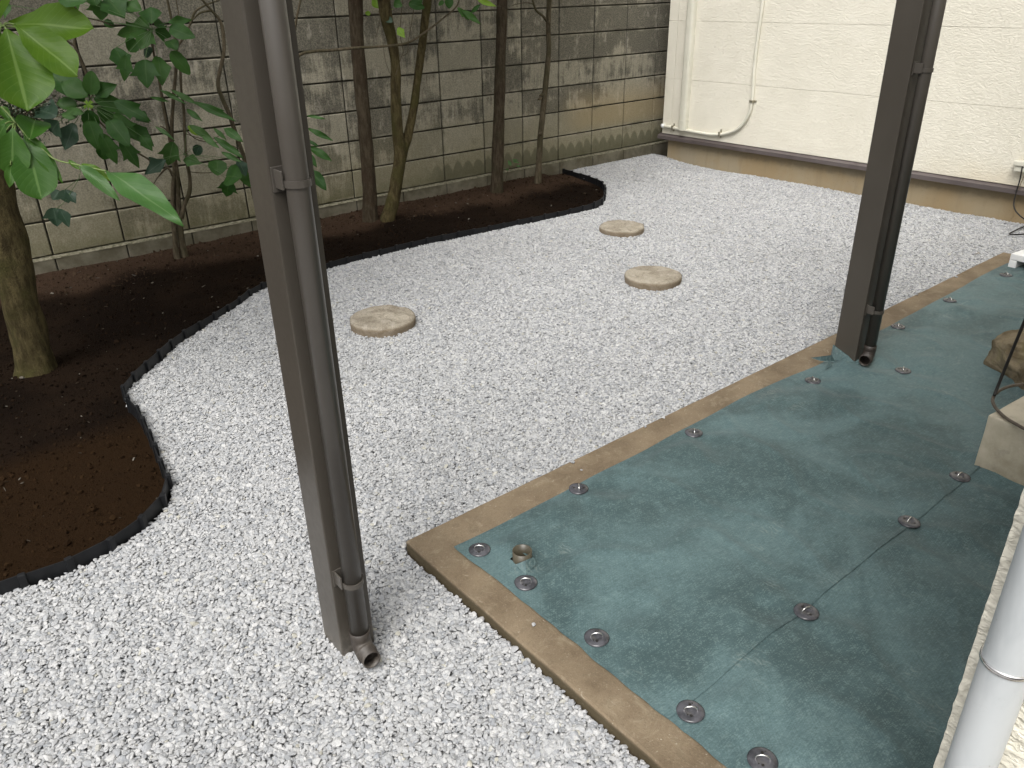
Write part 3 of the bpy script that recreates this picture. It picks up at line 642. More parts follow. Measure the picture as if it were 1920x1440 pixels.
def pin(i, p, rz):
    LB = ['beyond the far post, beside the white plinth at the right edge', 'second nearest the white plinth, along the far kerb', 'along the far kerb, just behind the far post', 'in mid sheet, right of the foot of the far post',
          'just left of the foot of the far post', 'by the long kerb, nearer of two between the posts', 'by the long kerb, between the near corner and midway', 'in the corner of the green sheet beside the kerb corner',
          'just below the open pipe stub', 'second below the pipe stub, along the near kerb', 'at the near end of the fabric seam by the kerb', 'cut by the bottom edge of the photo',
          'on the seam, nearest along it from the near kerb', 'on the seam between the middle one and the concrete step', 'on the seam right beside the concrete step']
    r = empty('pin_washer', (p.x, p.y, fab_z(p.x, p.y) + .0035), label='dark washer ' + LB[i], cat='washer', group='washers pinning the green fabric')
    if len(LB[i].split()) > 10: pass
    R = .0315; V = []; Fc = []; N = 36; rings = [(0, .0012), (.006, .0010), (.010, .0026), (.016, .0040), (.023, .0038), (.028, .0022), (R, .0006), (R - .0004, -.0012)]
    rr = random.Random(i); tilt = rr.uniform(-.04, .04)
    V.append((0, 0, rings[0][1]))
    for q, z in rings[1:]:
        for k in range(N):
            a = 2 * math.pi * k / N; w = .0009 * math.sin(2 * a + i) * (q / R) ** 2; V.append((q * math.cos(a), q * math.sin(a), z + w + tilt * q * math.cos(a) * .4))
    for k in range(N): Fc.append((0, 1 + k, 1 + (k + 1) % N))
    for s_ in range(len(rings) - 2):
        for k in range(N): a = 1 + s_ * N + k; b = 1 + s_ * N + (k + 1) % N; Fc.append((a, a + N, b + N, b))
    o = link('disc', mesh('disc', V, Fc, True), MAT['disc'], r)
    for (hx, hy, hr) in ((.000, .0155, .0036), (-.001, -.0155, .0036), (.006, .019, .0016), (-.009, -.013, .0016)):
        Vh, Fh = tube_data([(hx, hy, .0038), (hx, hy, .0046)], [hr, hr * .95], 12); link('hole', mesh('hole', Vh, Fh), MAT['black'], r)
    arch = [(-.0145, 0, -.002), (-.0140, 0, .0065), (-.0090, 0, .0125), (0, 0, .0145), (.0090, 0, .0125), (.0140, 0, .0065), (.0145, 0, -.002)]
    link('staple', tube('staple', smooth_path(arch, 4), .0020, 8), MAT['steel'], r); r.rotation_euler = (0, 0, rz)
rots = [.9, .9, .5, .4, .9, .8, .9, 2.4, .2 - .9, -.7, -.75, -.9, -.3, .0, -.2]
for i, p in enumerate(pin_xy): pin(i, p, rots[i])

# open pipe stub
c = onz(979, 1034, .070)
stub = empty('pipe_stub', (c.x, c.y, .0), label='short open upright pipe stub poking through the green fabric corner', cat='pipe')
V, Fc = hollow_pipe([(0, 0, .0), (0, 0, .074)], [.0262, .0275], 32, .0022); link('pipe_wall', mesh('pipe_wall', V, Fc, True), MAT['brass'], stub)
link('bore_shade', mesh('bore_shade', [(.0245 * math.cos(k * .3927), .0245 * math.sin(k * .3927), .02) for k in range(16)], [tuple(range(16))]), MAT['black'], stub)  # black disc stands in for the shade down inside the open pipe

# ------------------------------------------------------------------ canopy posts with downpipes
def canopy_post(x, y, wx, wy, px, py, elbow, label, brz, z0):
    r = empty('canopy_post', (x, y, 0), label=label, cat='post', group='dark canopy posts with downpipes')
    bm = bmesh.new(); add_box(bm, (0, 0, -.12), (wx, wy, 2.5), .003, 2); link('post_shaft', from_bm('post_shaft', bm), MAT['post'], r)
    rx, ry = px - x, py - y; R = .0222
    dv = Vector((elbow[0], elbow[1], 0)); zt = z0 + .062; P = [(rx, ry, 2.45), (rx, ry, zt + .002)]
    dp = link('downpipe', mesh('downpipe', *hollow_pipe(P, R, 28, .002), smooth=True), MAT['pipe'], r)
    # collar and elbow
    P = [Vector((rx, ry, zt + .018)), Vector((rx, ry, zt))]; rad = [R + .0026, R + .0026]
    for k in range(0, 9):
        a = math.pi / 2 * k / 8 * 1.10; P.append(Vector((rx, ry, zt - .006)) + dv * .027 * (1 - math.cos(a)) + Vector((0, 0, -.027 * math.sin(a)))); rad.append(R + (.0022 if k < 8 else .003))
    e = P[-1]; tdir = (P[-1] - P[-2]).normalized()
    P += [e + tdir * .004, e + tdir * .0045, e + tdir * .030]; rad += [R + .003, R + .0006, R + .0006]
    link('elbow', mesh('elbow', *hollow_pipe(P, rad, 28, .0024), smooth=True), MAT['elbow'], dp)
    for bz in brz:
        bm = bmesh.new(); o = link('bracket', None, None, r) if False else None
        V, Fc = [], []; n = 28
        for zz in (bz, bz + .013):
            for rr in (R + .0005, R + .0032):
                for k in range(n): a = 2 * math.pi * k / n; V.append((rx + rr * math.cos(a), ry + rr * math.sin(a), zz))
        for k in range(n):
            k2 = (k + 1) % n; Fc += [(k + n, k2 + n, k2 + 3 * n, k + 3 * n), (k, k2, k2 + n, k + n), (k + 2 * n, k + 3 * n, k2 + 3 * n, k2 + 2 * n)]
        bm = bmesh.new(); add_box(bm, (rx - R - .0075, ry + .0, bz - .004), (rx - R - .0035, -.0005, bz + .030), .0008); add_box(bm, (rx + R + .0035, ry - .006, bz), (rx + R + .006, ry + .006, bz + .013), .0006)
        add_box(bm, (rx - R - .012, -.004, bz - .012), (rx - R + .012, -.0006, bz + .034), .0006)
        t = bpy.data.meshes.new('t'); bm.to_mesh(t); bm.free(); V2 = [tuple(v.co) for v in t.vertices]; F2 = [tuple(p.vertices) for p in t.polygons]
        link('bracket', mesh('bracket', *join_data([(V, Fc), (V2, F2)])), MAT['pipe'], r)
    return r
canopy_post(.582, 1.405, .090, .096, .620, 1.372, (-.10, -.995), 'near dark brown canopy post standing in the gravel with a round downpipe', (.235, 1.16), .012)
canopy_post(2.99, 1.42, .088, .098, 3.034, 1.388, (-.97, -.25), 'far dark brown canopy post rising through the green fabric with a round downpipe', (.27, 1.18), .048)

# ------------------------------------------------------------------ stepping stones
def stepping(i, x, y, R, label, rough):
    r = random.Random(i); N = 72; rings = np.linspace(0, 1, 14); V = [(0, 0, .041)]; Fc = []
    out = [R * (1 + .028 * mnoise.noise(Vector((math.cos(a) * 1.6 + i * 3, math.sin(a) * 1.6, i))) + .010 * rough * mnoise.noise(Vector((math.cos(a) * 8, math.sin(a) * 8, i)))) for a in [2 * math.pi * k / N for k in range(N)]]
    for q in rings[1:]:
        for k in range(N):
            a = 2 * math.pi * k / N; px, py = out[k] * q * math.cos(a), out[k] * q * math.sin(a)
            z = .042 + rough * (.005 * mnoise.noise(Vector((px * 14, py * 22, i * 5))) + .0045 * abs(mnoise.noise(Vector((px * 28, py * 60, i))))) + .0009 * mnoise.noise(Vector((px * 150, py * 150, i))) - .006 * max(0, q - .92) / .08
            V.append((px, py, z))
    for q, z in ((1.005, .022), (.995, .010), (1.0, -.03)):
        for k in range(N):
            a = 2 * math.pi * k / N; w = 1 + .012 * mnoise.noise(Vector((a * 6, z * 90, i))); V.append((out[k] * q * w * math.cos(a), out[k] * q * w * math.sin(a), z))
    for k in range(N): Fc.append((0, 1 + k, 1 + (k + 1) % N))
    for s_ in range(len(rings) - 2 + 3):
        for k in range(N): a = 1 + s_ * N + k; b = 1 + s_ * N + (k + 1) % N; Fc.append((a, a + N, b + N, b))
    o = link('stepping_stone', mesh('stepping_stone', V, Fc, True), MAT['stone'], None, (x, y, 0)); tag(o, label, 'stepping stone', 'round stepping stones in the gravel')
stepping(0, *step_xy[0], 'round tan stepping stone in the gravel, nearest and left of the other two', 1.6)
stepping(1, *step_xy[1], 'smoothest round tan stepping stone, middle one of the three', .5)
stepping(2, *step_xy[2], 'small rough-edged tan stepping stone farthest back in the gravel', 1.5)

# ------------------------------------------------------------------ black lawn edging
edg = empty('lawn_edging', (2, 4, 0), label='black plastic lawn edging curving between dark soil and white gravel', cat='edging')
seg = resample(esm, .118)
def e_top(p): return .036 + .012 * max(0, min(1, (p.x - 3.9) / .4)) + .008 * max(0, min(1, (1.4 - p.x) / .8)) + .004 * mnoise.noise(Vector((p.x * 2, p.y * 2, 0)))
for k in range(len(seg) - 1):
    a, b = seg[k], seg[k + 1]; d = (b - a).normalized(); nrm = Vector((-d.y, d.x, 0)); t = .0022
    za, zb = e_top(a), e_top(b)
    if k % 2: za -= .0025; zb -= .0025
    V = []
    for p, z in ((a, za), (b, zb)):
        for s_ in (t, -t): V += [p + nrm * s_ + Vector((0, 0, -.08)), p + nrm * s_ + Vector((0, 0, z))]
    P0(link('panel', mesh('panel', V, [(0, 1, 5, 4), (2, 6, 7, 3), (1, 3, 7, 5), (0, 4, 6, 2), (0, 2, 3, 1), (4, 5, 7, 6)]), MAT['edging']), edg)
    bm = bmesh.new(); add_box(bm, (-.010, -.0085, -.08), (.010, .0085, za + .005), .003, 2); me = from_bm('peg', bm)
    o = P0(link('peg', me, MAT['edging'], None, a - nrm * .003), edg); o.rotation_euler = (random.uniform(-.03, .03), random.uniform(-.03, .03), math.atan2(d.y, d.x))

# ------------------------------------------------------------------ right-hand things
X0 = onz(1821, 874, .03).x
bx = empty('concrete_step', (X0, .76, 0), label='pale rough concrete step block on the green fabric by the right edge', cat='step')
bm = bmesh.new(); add_box(bm, (0, -.50, -.02), (.42, 0, .226), .006, 2)
bmesh.ops.subdivide_edges(bm, edges=[e for e in bm.edges if e.calc_length() > .1], cuts=12, use_grid_fill=True)
for v in bm.verts: v.co += Vector([mnoise.noise(v.co * 9 + Vector((q * 9, 0, 0))) for q in range(3)]) * .0028
link('block_body', from_bm('block_body', bm), MAT['step'], bx); bx.rotation_euler.z = math.radians(-5)
# rock
bm = bmesh.new(); bmesh.ops.create_icosphere(bm, subdivisions=5, radius=1); r = random.Random(11)
pl = [(Vector((r.gauss(0, 1), r.gauss(0, 1), r.gauss(0, 1))).normalized(), r.uniform(.55, .85)) for _ in range(16)] + [(Vector((0, 0, 1)), .62)]
for v in bm.verts:
    for n_, d in pl:
        q = v.co.dot(n_) - d
        if q > 0: v.co -= n_ * q
    v.co += v.co.normalized() * (.10 * mnoise.noise(v.co * 2.5) + .045 * mnoise.noise(v.co * 8) + .02 * mnoise.noise(v.co * 20))
    v.co = Vector((v.co.x * .30, v.co.y * .21, v.co.z * .17))
rock = link('rock', from_bm('rock', bm, True), MAT['rock'], None, (3.47, .915, .07)); rock.rotation_euler = (.05, -.1, .35)
tag(rock, 'rough brown sandstone rock behind the concrete step, cut by the right edge', 'rock')
# cable: hangs down, loops round over the step
cb = [onx(1945, 540, 2.66), onx(1925, 592, 2.66), onx(1895, 665, 2.66), onx(1872, 722, 2.65), onx(1864, 742, 2.63)]
tag(link('hanging_cable', tube('hanging_cable', smooth_path(cb, 6), .0048, 10), MAT['black']), 'taut black cable slanting down in front of the brown rock', 'cable')
lp = [onz(1864, 742, .26), onz(1861, 752, .25), onz(1868, 766, .240), onz(1884, 782, .236), onz(1905, 795, .236), onz(1930, 806, .236), onz(1990, 810, .236), onz(2010, 770, .24), onz(1980, 728, .25), onz(1935, 721, .26), onz(1905, 722, .262), onz(1880, 729, .262), onz(1867, 738, .262)]
tag(link('cable_loop', tube('cable_loop', smooth_path(lp, 8), .0052, 10), MAT['cable']), 'brown cable loop lying over the top of the concrete step', 'cable')
# white plinth for an outdoor unit
q = onz(1889, 500, .035)
pl_ = empty('plinth_block', (q.x, q.y, 0), label='white plastic equipment plinth on the kerb at the right edge', cat='plinth')
bm = bmesh.new()
add_box(bm, (0, -.60, .078), (.30, .0, .112), .004, 2); add_box(bm, (0, -.04, .0335), (.30, -.0, .0775), .004, 2); add_box(bm, (0, -.60, .0335), (.30, -.52, .0775), .004, 2); add_box(bm, (.24, -.515, .0335), (.296, -.045, .0775), .003, 1)
link('plinth_body', from_bm('plinth_body', bm), MAT['white'], pl_); pl_.rotation_euler.z = math.radians(-8)

# ------------------------------------------------------------------ near building corner with white downpipe
NB = empty('near_building', (1.0, .236, 0), label='corner of a cream rendered building with white downpipe at the bottom right', cat='building')
def rendered_face():
    V = []; Fc = []; nz, ny = 330, 110; z0, z1, y0, y1 = -.1, 1.5, -.25, .236
    for j in range(nz):
        for i in range(ny):
            z = z0 + (z1 - z0) * j / (nz - 1); y = y1 - (y1 - y0) * (i / (ny - 1)) ** 1.5
            p = Vector((0, y, z)); h = .0045 * mnoise.noise(Vector((y * 40, z * 55, 3)) + Vector((mnoise.noise(p * 60), mnoise.noise(p * 60 + Vector((5, 5, 5))), 0)) * 1.2) + .0018 * mnoise.noise(Vector((y * 120, z * 120, 9)))
            yy = y + (.0028 * mnoise.noise(Vector((z * 55, 0, 1))) + .0016 * mnoise.noise(Vector((z * 140, 0, 1))) if i == 0 else 0); V.append((1.0 - h + (.004 if i == 0 else 0), yy, z))
    for j in range(nz - 1):
        for i in range(ny - 1): a = j * ny + i; Fc.append((a, a + 1, a + ny + 1, a + ny))
    o = len(V); V += [(1.25, .234, z0), (1.25, .234, z1)]
    for j in range(nz - 1): a = j * ny; Fc.append((a, a + ny, o + (1 if j > nz // 2 else 0)))
    return mesh('wall_face', V, Fc, True)
P0(link('wall_face', rendered_face(), MAT['siding2']), NB)
P0(link('wall_core', box_me('wall_core', (1.006, -3, -.1), (5.3, .231, 3.2)), MAT['siding2']), NB)
P0(link('upper_wall', box_me('upper_wall', (1.0, -3, 1.504), (1.005, .235, 3.2)), MAT['siding2']), NB)
P0(link('side_wall', box_me('side_wall', (1.0, -3, -.1), (1.005, -.2505, 1.5)), MAT['siding2']), NB)
a = onx(1777, 1440, .962); b = onx(1877, 1440, .962); a2 = onx(1920, 993, .962)
yc = (a.y + b.y) / 2 + .003; rr = .0295
print('near pipe', a, b, a2)
wp = P0(link('downpipe', tube('downpipe', [(.956, yc, z) for z in np.linspace(-.1, 2.6, 12)], rr, 40), MAT['wpipe']), NB)
zc = onx(1885, 1265, .93).z
band = link('pipe_band', mesh('pipe_band', *join_data([tube_data([(.956, yc, zc - .0035), (.956, yc, zc - .003), (.956, yc, zc + .003), (.956, yc, zc + .0035)], [rr + .0004, rr + .0022, rr + .0022, rr + .0004], 48)]), smooth=True), MAT['steel']); band.parent = wp

# ------------------------------------------------------------------ trees and shrubs
def trunk(px, Y, R, n=12, wob=.12, seed=0, ext=None):
    P = []
    for e in px: P.append(ony(e[0], e[1], Y + (e[2] if len(e) > 2 else 0)))
    if ext: P += [P[-1] + Vector(e) for e in ext]
    S_ = smooth_path(P, 6); return tube_data(S_, lerp_list(R, len(S_)), n, True, wob, seed)
def leaf_mesh(kind, W_, L_, fold, curl, seed=0):
    r = random.Random(seed); ns = 20; V = []; Fc = []; UV = []
    def half(v):
        if kind == 'obov': return (.06 + .94 * math.sin(math.pi / 2 * (v / .64)) ** 1.15) if v < .64 else max(0, 1 - ((v - .64) / .345) ** 2.4) ** .55 if v < .975 else .035 * (1 - v) / .025
        if kind == 'lance': return math.sin(math.pi * v ** .9) ** .9
        if kind == 'oval': return math.sin(math.pi * v ** .8) ** .65
        if kind == 'lobe':
            if v < .52: return .12 + .88 * (v / .52) ** .75
            if v < .60: return 1 - (v - .52) / .08 * .50
            return .50 * max(0, 1 - ((v - .60) / .40) ** 1.6)
        if kind == 'tri':
            return .15 + .85 * (v / .45) ** .8 if v < .45 else (1 - (v - .45) / .55) ** .85
    cols = (-1, -.55, 0, .55, 1)
    for i in range(ns + 1):
        v = i / ns; h = max(half(v), 0) * W_ / 2 * (1 + .03 * math.sin(v * 23 + seed)); z = -curl * L_ * v * v
        for c in cols:
            back = .17 * L_ * (abs(c) ** 1.6) * (math.sin(math.pi * min(1, max(0, (v - .18) / .42))) if kind == 'lobe' else 0)
            V.append((c * h, v * L_ + back, z + fold * abs(c) * h + (.012 + .016 * abs(c)) * L_ * math.sin(v * 9 + c * 2 + seed)))
            UV.append((c * .5, v))
    for i in range(ns):
        for c in range(4): a = i * 5 + c; Fc.append((a, a + 1, a + 6, a + 5))
    me = mesh('leaf', V, Fc, True); uv = me.uv_layers.new(name='UVMap')
    for lp_ in me.loops: uv.data[lp_.index].uv = UV[lp_.vertex_index]
    return me
CAMP = Vector((0, 0, CAMZ))
def leaf(par, mat, kind, b, t, w, D, dt=0.0, tilt=.35, curl=.12, stalk=None, seed=None):
    """leaf from base pixel b to tip pixel t at distance D; w = apparent width in pixels"""
    rb = Vector(ray(*b)); rt = Vector(ray(*t)); B = CAMP + rb * D; T = CAMP + rt * (D + dt)
    ax = T - B; L_ = ax.length; ax.normalize(); mid = (B + T) / 2; tocam = (CAMP - mid).normalized()
    nrm = (tocam + Vector((0, 0, tilt)) + Vector((random.uniform(-.2, .2), random.uniform(-.2, .2), 0))); nrm = (nrm - ax * nrm.dot(ax)).normalized()
    side = ax.cross(nrm); W_ = w / F * D / max(.5, nrm.dot(tocam))
    me = leaf_mesh(kind, W_, L_, random.uniform(.16, .42), curl * random.uniform(.6, 1.3), seed if seed is not None else random.randrange(999)); me.materials.append(mat)
    o = bpy.data.objects.new('leaf', me); COL.objects.link(o); o.parent = par
    Mx = Matrix((side, ax, nrm)).transposed().to_4x4(); Mx.translation = B - par.location; o.matrix_local = Mx
    return B
def stemmed(par, node, items, mat, D, sr=.0016):
    """leaves on stalks from a node"""
    N_ = CAMP + Vector(ray(*node)) * D; parts = []
    for it in items:
        kind, b, t, w = it[:4]; m = it[4] if len(it) > 4 else mat; dd = random.uniform(-.06, .06)
        B = leaf(par, m, kind, b, t, w, D + dd, random.uniform(-.04, .06))
        if (B - N_).length > .012: parts.append(tube_data(smooth_path([N_, (N_ + B) / 2 + Vector((0, 0, .006)), B], 3), sr, 5))
    return parts
def finish(par, name, parts, mat):
    if parts: o = P0(link(name, mesh(name, *join_data(parts), smooth=True), mat), par)
def crown(par, c, rad, n, seed, mat, size=.07):
    r = random.Random(seed); V = []; Fc = []
    for _ in range(n):
        while True:
            q = Vector((r.uniform(-1, 1), r.uniform(-1, 1), r.uniform(-1, 1)))
            if .25 < q.length < 1 and mnoise.noise(q * 2.3 + Vector((seed, 0, 0))) > -.18: break
        p = Vector((c[0] + q.x * rad[0], c[1] + q.y * rad[1], c[2] + q.z * rad[2]))
        a = Vector((r.gauss(0, 1), r.gauss(0, 1), r.gauss(-.2, .5))).normalized(); nn = Vector((r.gauss(0, .5), r.gauss(0, .5), 1)); nn = (nn - a * nn.dot(a)).normalized(); s_ = a.cross(nn); L_ = size * r.uniform(.7, 1.4)
        o = len(V); V += [p, p + a * L_ * .5 + s_ * L_ * .28, p + a * L_, p + a * L_ * .5 - s_ * L_ * .28]; Fc.append((o, o + 1, o + 2, o + 3))
    o = P0(link('crown', mesh('crown', V, Fc), mat), par); o['kind'] = 'stuff'
CR = m_plain('crown_leaf', (.035, .075, .02), (.06, .115, .03), 8, .55, .1, .002, .35)

# thick trunk at the far left with the bright branch in front
B1 = ony(78, 690, 3.83); t1 = empty('tree', (B1.x, 3.83, 0), label='thick mossy tree trunk at the far left edge with large bright leaves', cat='tree')
R1 = .0
T1 = trunk([(72, 712), (68, 690), (62, 664), (57, 638), (37, 560), (17, 450), (1, 400), (-14, 335), (-40, 240), (-80, 110)], 3.83, [.098, .078, .073, .072, .072, .071, .071, .070, .069, .068], 40, .14, 1, [(-.05, 0, .3), (-.12, .05, .8), (-.2, .1, 1.3)])
finish(t1, 'trunk', [T1], BARK_G)
D1 = 2.55; parts = []
parts += stemmed(t1, (5, 50), [('obov', (18, 44), (166, 47), 52), ('obov', (28, 46), (140, 130), 52), ('obov', (12, 55), (52, 200), 92), ('obov', (0, 60), (-50, 190), 70), ('obov', (-5, 40), (-60, -30), 70), ('obov', (60, 60), (100, 92), 24)], LEAF_BR, D1, .003)
parts += stemmed(t1, (30, 232), [('obov', (24, 240), (22, 326), 60), ('obov', (48, 255), (76, 368), 66), ('obov', (56, 262), (66, 218), 42), ('lance', (44, 245), (116, 340), 26), ('obov', (10, 232), (-30, 300), 50), ('lance', (20, 310), (18, 350), 18), ('oval', (12, 245), (-12, 230), 30), ('oval', (2, 200), (18, 225), 16)], LEAF_GM, D1, .003)
a = CAMP + Vector(ray(5, 50)) * D1; b = CAMP + Vector(ray(30, 232)) * D1; c_ = CAMP + Vector(ray(-60, 40)) * (D1 + .2); d_ = CAMP + Vector(ray(-90, 200)) * (D1 + .4)
e_ = CAMP + Vector(ray(100, 297)) * D1; f_ = CAMP + Vector(ray(140, 308)) * D1; g_ = CAMP + Vector(ray(205, 322)) * D1
parts += [tube_data(smooth_path([c_, (c_ + a) / 2 + Vector((0, 0, -.01)), a], 4), .005, 6), tube_data(smooth_path([d_, (d_ + b) / 2, b], 4), .005, 6), tube_data(smooth_path([b, (b + e_) / 2, e_, f_, g_], 4), .0028, 6)]
# the feeding limb back to the trunk, outside the picture
tp = ony(-80, 110, 3.83); parts += [tube_data(smooth_path([tp, (tp + c_) / 2 + Vector((-.1, 0, .05)), c_], 5), [.02] * 11, 8), tube_data(smooth_path([c_, (c_ + d_) / 2, d_], 3), .01, 6)]
leaf(t1, LEAF_MD, 'lance', (200, 320), (335, 404), 34, D1, -.1, .5); leaf(t1, LEAF_MD, 'lance', (148, 308), (222, 372), 22, D1, 0, .5); leaf(t1, LEAF_BR, 'lance', (152, 306), (210, 338), 17, D1, .02, .3)
leaf(t1, LEAF_MD, 'oval', (110, -8), (160, -2), 34, D1, 0, .3); leaf(t1, LEAF_BR, 'lance', (128, 300), (150, 318), 8, D1)
finish(t1, 'branch', parts, m_plain('green_twig', (.10, .15, .04), (.14, .19, .06), 20, .5))
crown(t1, (.3, 3.5, 2.7), (1.3, 1.0, .75), 1300, 3, CR, .12)

# dark-leaved shrub against the wall
Y2 = 4.88; s0 = ony(345, 490, Y2)
sh = empty('shrub', (s0.x, Y2, 0), label='slender multi-stemmed shrub with dark lobed leaves between thick trunk and near post', cat='shrub')
st = [trunk([(350, 500), (346, 480), (338, 430), (334, 380), (332, 330), (326, 290), (322, 250), (324, 200), (330, 130), (331, 90), (322, 40), (312, -10), (305, -60)], Y2, [.028, .022, .018, .016, .014, .012, .011, .010, .009, .008, .007, .006, .006], 10, .2, 2),
      trunk([(336, 492), (330, 470), (326, 420), (324, 360), (327, 310), (318, 260), (308, 210), (300, 160), (290, 110), (284, 60)], Y2, [.022, .018, .014, .012, .011, .009, .008, .007, .005, .004], 8, .2, 3),
      trunk([(340, 410), (346, 385), (355, 360), (356, 335), (350, 300), (346, 250), (345, 210), (340, 170), (338, 130), (332, 92), (345, 70), (358, 42), (366, 22), (385, 10), (412, 0), (440, -10)], Y2 - .04, [.014, .012, .012, .010, .009, .008, .008, .007, .007, .007, .007, .006, .006, .005, .004, .003], 8, .2, 4),
      trunk([(324, 330), (314, 315), (298, 330), (288, 345)], Y2 - .05, [.008, .007, .004, .002], 6),
      trunk([(326, 300), (316, 250), (300, 236)], Y2 - .03, [.006, .005, .003], 6),
      trunk([(300, 320), (280, 300), (256, 285), (225, 262), (190, 232), (170, 200), (175, 170)], Y2 - .1, [.006, .005, .005, .004, .004, .004, .003], 6),
      trunk([(174, 180), (163, 140), (150, 108), (140, 84), (143, 60), (150, 30), (130, 0)], Y2 - .1, [.006, .009, .009, .007, .006, .005, .004], 7),
      trunk([(140, 86), (118, 72), (95, 60), (70, 48)], Y2 - .1, [.005, .005, .004, .003], 6),
      trunk([(330, 0), (335, 30), (330, 45)], Y2 - .02, [.003, .003, .002], 5), trunk([(285, 55), (284, 80), (290, 110)], Y2 - .1, .004, 6), trunk([(160, 33), (190, 40), (215, 50)], Y2 - .1, .0035, 5),
      trunk([(345, 240), (370, 262), (410, 268), (440, 275), (462, 290)], Y2 - .06, .0028, 5), trunk([(352, 322), (390, 324), (430, 315), (460, 300)], Y2 - .06, .0025, 5), trunk([(345, 250), (390, 262), (420, 250)], Y2 - .06, .002, 5)]
finish(sh, 'stem', st, BARK_T)
def D_at(y, Yp, x=300): return Yp / ray(x, y)[1]
D2 = D_at(60, 4.60); parts = []
L = [('tri', (285, 44), (282, 10), 34), ('oval', (280, 50), (246, 42), 20), ('oval', (290, 48), (306, 42), 16), ('lobe', (274, 56), (212, 62), 32), ('lobe', (278, 58), (263, 92), 44), ('lobe', (291, 57), (322, 68), 34),
     ('oval', (318, 52), (362, 68), 20), ('tri', (316, 42), (360, 36), 18), ('oval', (258, 76), (240, 96), 24), ('lobe', (272, 112), (275, 164), 56), ('lobe', (236, 104), (233, 152), 34), ('tri', (216, 90), (238, 130), 30),
     ('oval', (320, 96), (357, 140), 26), ('tri', (296, 106), (305, 156), 32), ('oval', (318, 76), (330, 92), 14), ('oval', (270, 92), (284, 104), 18, LEAF_BL), ('lobe', (186, 0), (190, 38), 50), ('tri', (200, -4), (232, 30), 40),
     ('oval', (225, 5), (248, 22), 18), ('tri', (180, 10), (168, -20), 40), ('oval', (240, 20), (205, 12), 18), ('lobe', (150, 6), (120, 20), 34), ('oval', (195, 40), (215, 50), 14), ('tri', (265, 20), (232, 5), 24), ('lobe', (20, 10), (-10, 24), 34)]
parts += stemmed(sh, (285, 56), L, LEAF_DK, D2, .0014)
D3 = D_at(220, 4.45, 180)
L = [('lance', (160, 190), (75, 118), 36), ('lance', (165, 182), (112, 150), 34), ('oval', (170, 178), (172, 132), 30), ('tri', (178, 178), (218, 158), 28), ('oval', (145, 198), (104, 192), 22), ('oval', (163, 206), (178, 249), 30), ('oval', (176, 182), (256, 214), 26),
     ('lobe', (215, 190), (280, 224), 34), ('lance', (182, 200), (226, 244), 26), ('lobe', (214, 214), (258, 262), 40), ('oval', (166, 225), (186, 280), 32), ('lobe', (190, 250), (220, 308), 42), ('lobe', (226, 262), (262, 314), 38), ('tri', (240, 235), (288, 272), 30),
     ('oval', (205, 225), (240, 270), 26), ('tri', (265, 255), (285, 282), 22), ('lobe', (106, 218), (62, 198), 40, LEAF_BL), ('tri', (140, 232), (118, 281), 38, LEAF_BL), ('oval', (200, 270), (190, 300), 24), ('tri', (255, 212), (278, 228), 18),
     ('tri', (110, 228), (92, 250), 30, LEAF_BL), ('lance', (158, 212), (118, 206), 10, LEAF_MD), ('lance', (150, 210), (126, 226), 9, LEAF_MD), ('lance', (140, 222), (112, 212), 9, LEAF_MD)]
parts += stemmed(sh, (166, 196), L, LEAF_DK, D3, .0014)
for k in range(14):
    a_ = random.uniform(0, 6.28); leaf(sh, LEAF_LM, 'lance', (165, 196), (165 + 11 * math.cos(a_), 196 + 11 * math.sin(a_)), 2.5, D3 - .05)
D4 = D_at(300, 4.7, 350)
L = [('lobe', (325, 266), (314, 312), 44, LEAF_MD), ('tri', (310, 300), (270, 326), 26, LEAF_BL), ('tri', (296, 300), (280, 312), 22, LEAF_BL), ('oval', (408, 300), (408, 328), 30, LEAF_DK), ('oval', (424, 330), (452, 332), 30, LEAF_DK), ('lobe', (430, 338), (424, 370), 42, LEAF_DK),
     ('oval', (375, 272), (366, 292), 18, LEAF_BL), ('tri', (345, 298), (375, 306), 18, LEAF_MD), ('tri', (446, 300), (462, 330), 26, LEAF_BL), ('lance', (352, 236), (380, 254), 16, LEAF_LM), ('oval', (452, 320), (470, 350), 20, LEAF_DK)]
parts += stemmed(sh, (345, 290), L, LEAF_DK, D4, .0012)
D5 = D_at(230, 4.55, 420)
for b_, t_, w_ in (((320, 168), (372, 196), 9), ((362, 190), (440, 224), 13), ((370, 196), (420, 206), 8), ((280, 182), (318, 190), 7), ((350, 205), (376, 224), 7), ((354, 234), (400, 262), 15), ((400, 240), (425, 262), 8), ((400, 256), (456, 296), 12), ((378, 254), (410, 276), 9), ((420, 240), (452, 262), 12),
                  ((300, 168), (345, 192), 6), ((290, 236), (325, 258), 5), ((410, 268), (450, 284), 10), ((415, 285), (450, 302), 8)):
    leaf(sh, LEAF_MD, 'lance', b_, t_, w_, D5, random.uniform(-.05, .05), .3)
D6 = D_at(300, 4.5, 600)
for b_, t_, w_ in (((575, 217), (610, 222), 6), ((576, 240), (624, 263), 10), ((574, 262), (598, 274), 6), ((578, 275), (622, 300), 14), ((574, 285), (594, 312), 12), ((582, 318), (612, 356), 20), ((570, 300), (585, 330), 10)):
    leaf(sh, LEAF_DK if b_[1] > 230 else LEAF_MD, 'lance', b_, t_, w_, D6, 0, .3)
D7 = D_at(380, 4.7, 110)
for k_, b_, t_, w_ in (('lobe', (120, 356), (128, 380), 40), ('tri', (112, 358), (96, 374), 24), ('lobe', (100, 390), (108, 424), 50), ('tri', (112, 392), (130, 424), 22), ('tri', (125, 358), (142, 380), 20)):
    leaf(sh, LEAF_BL, k_, b_, t_, w_, D7, 0, .6)
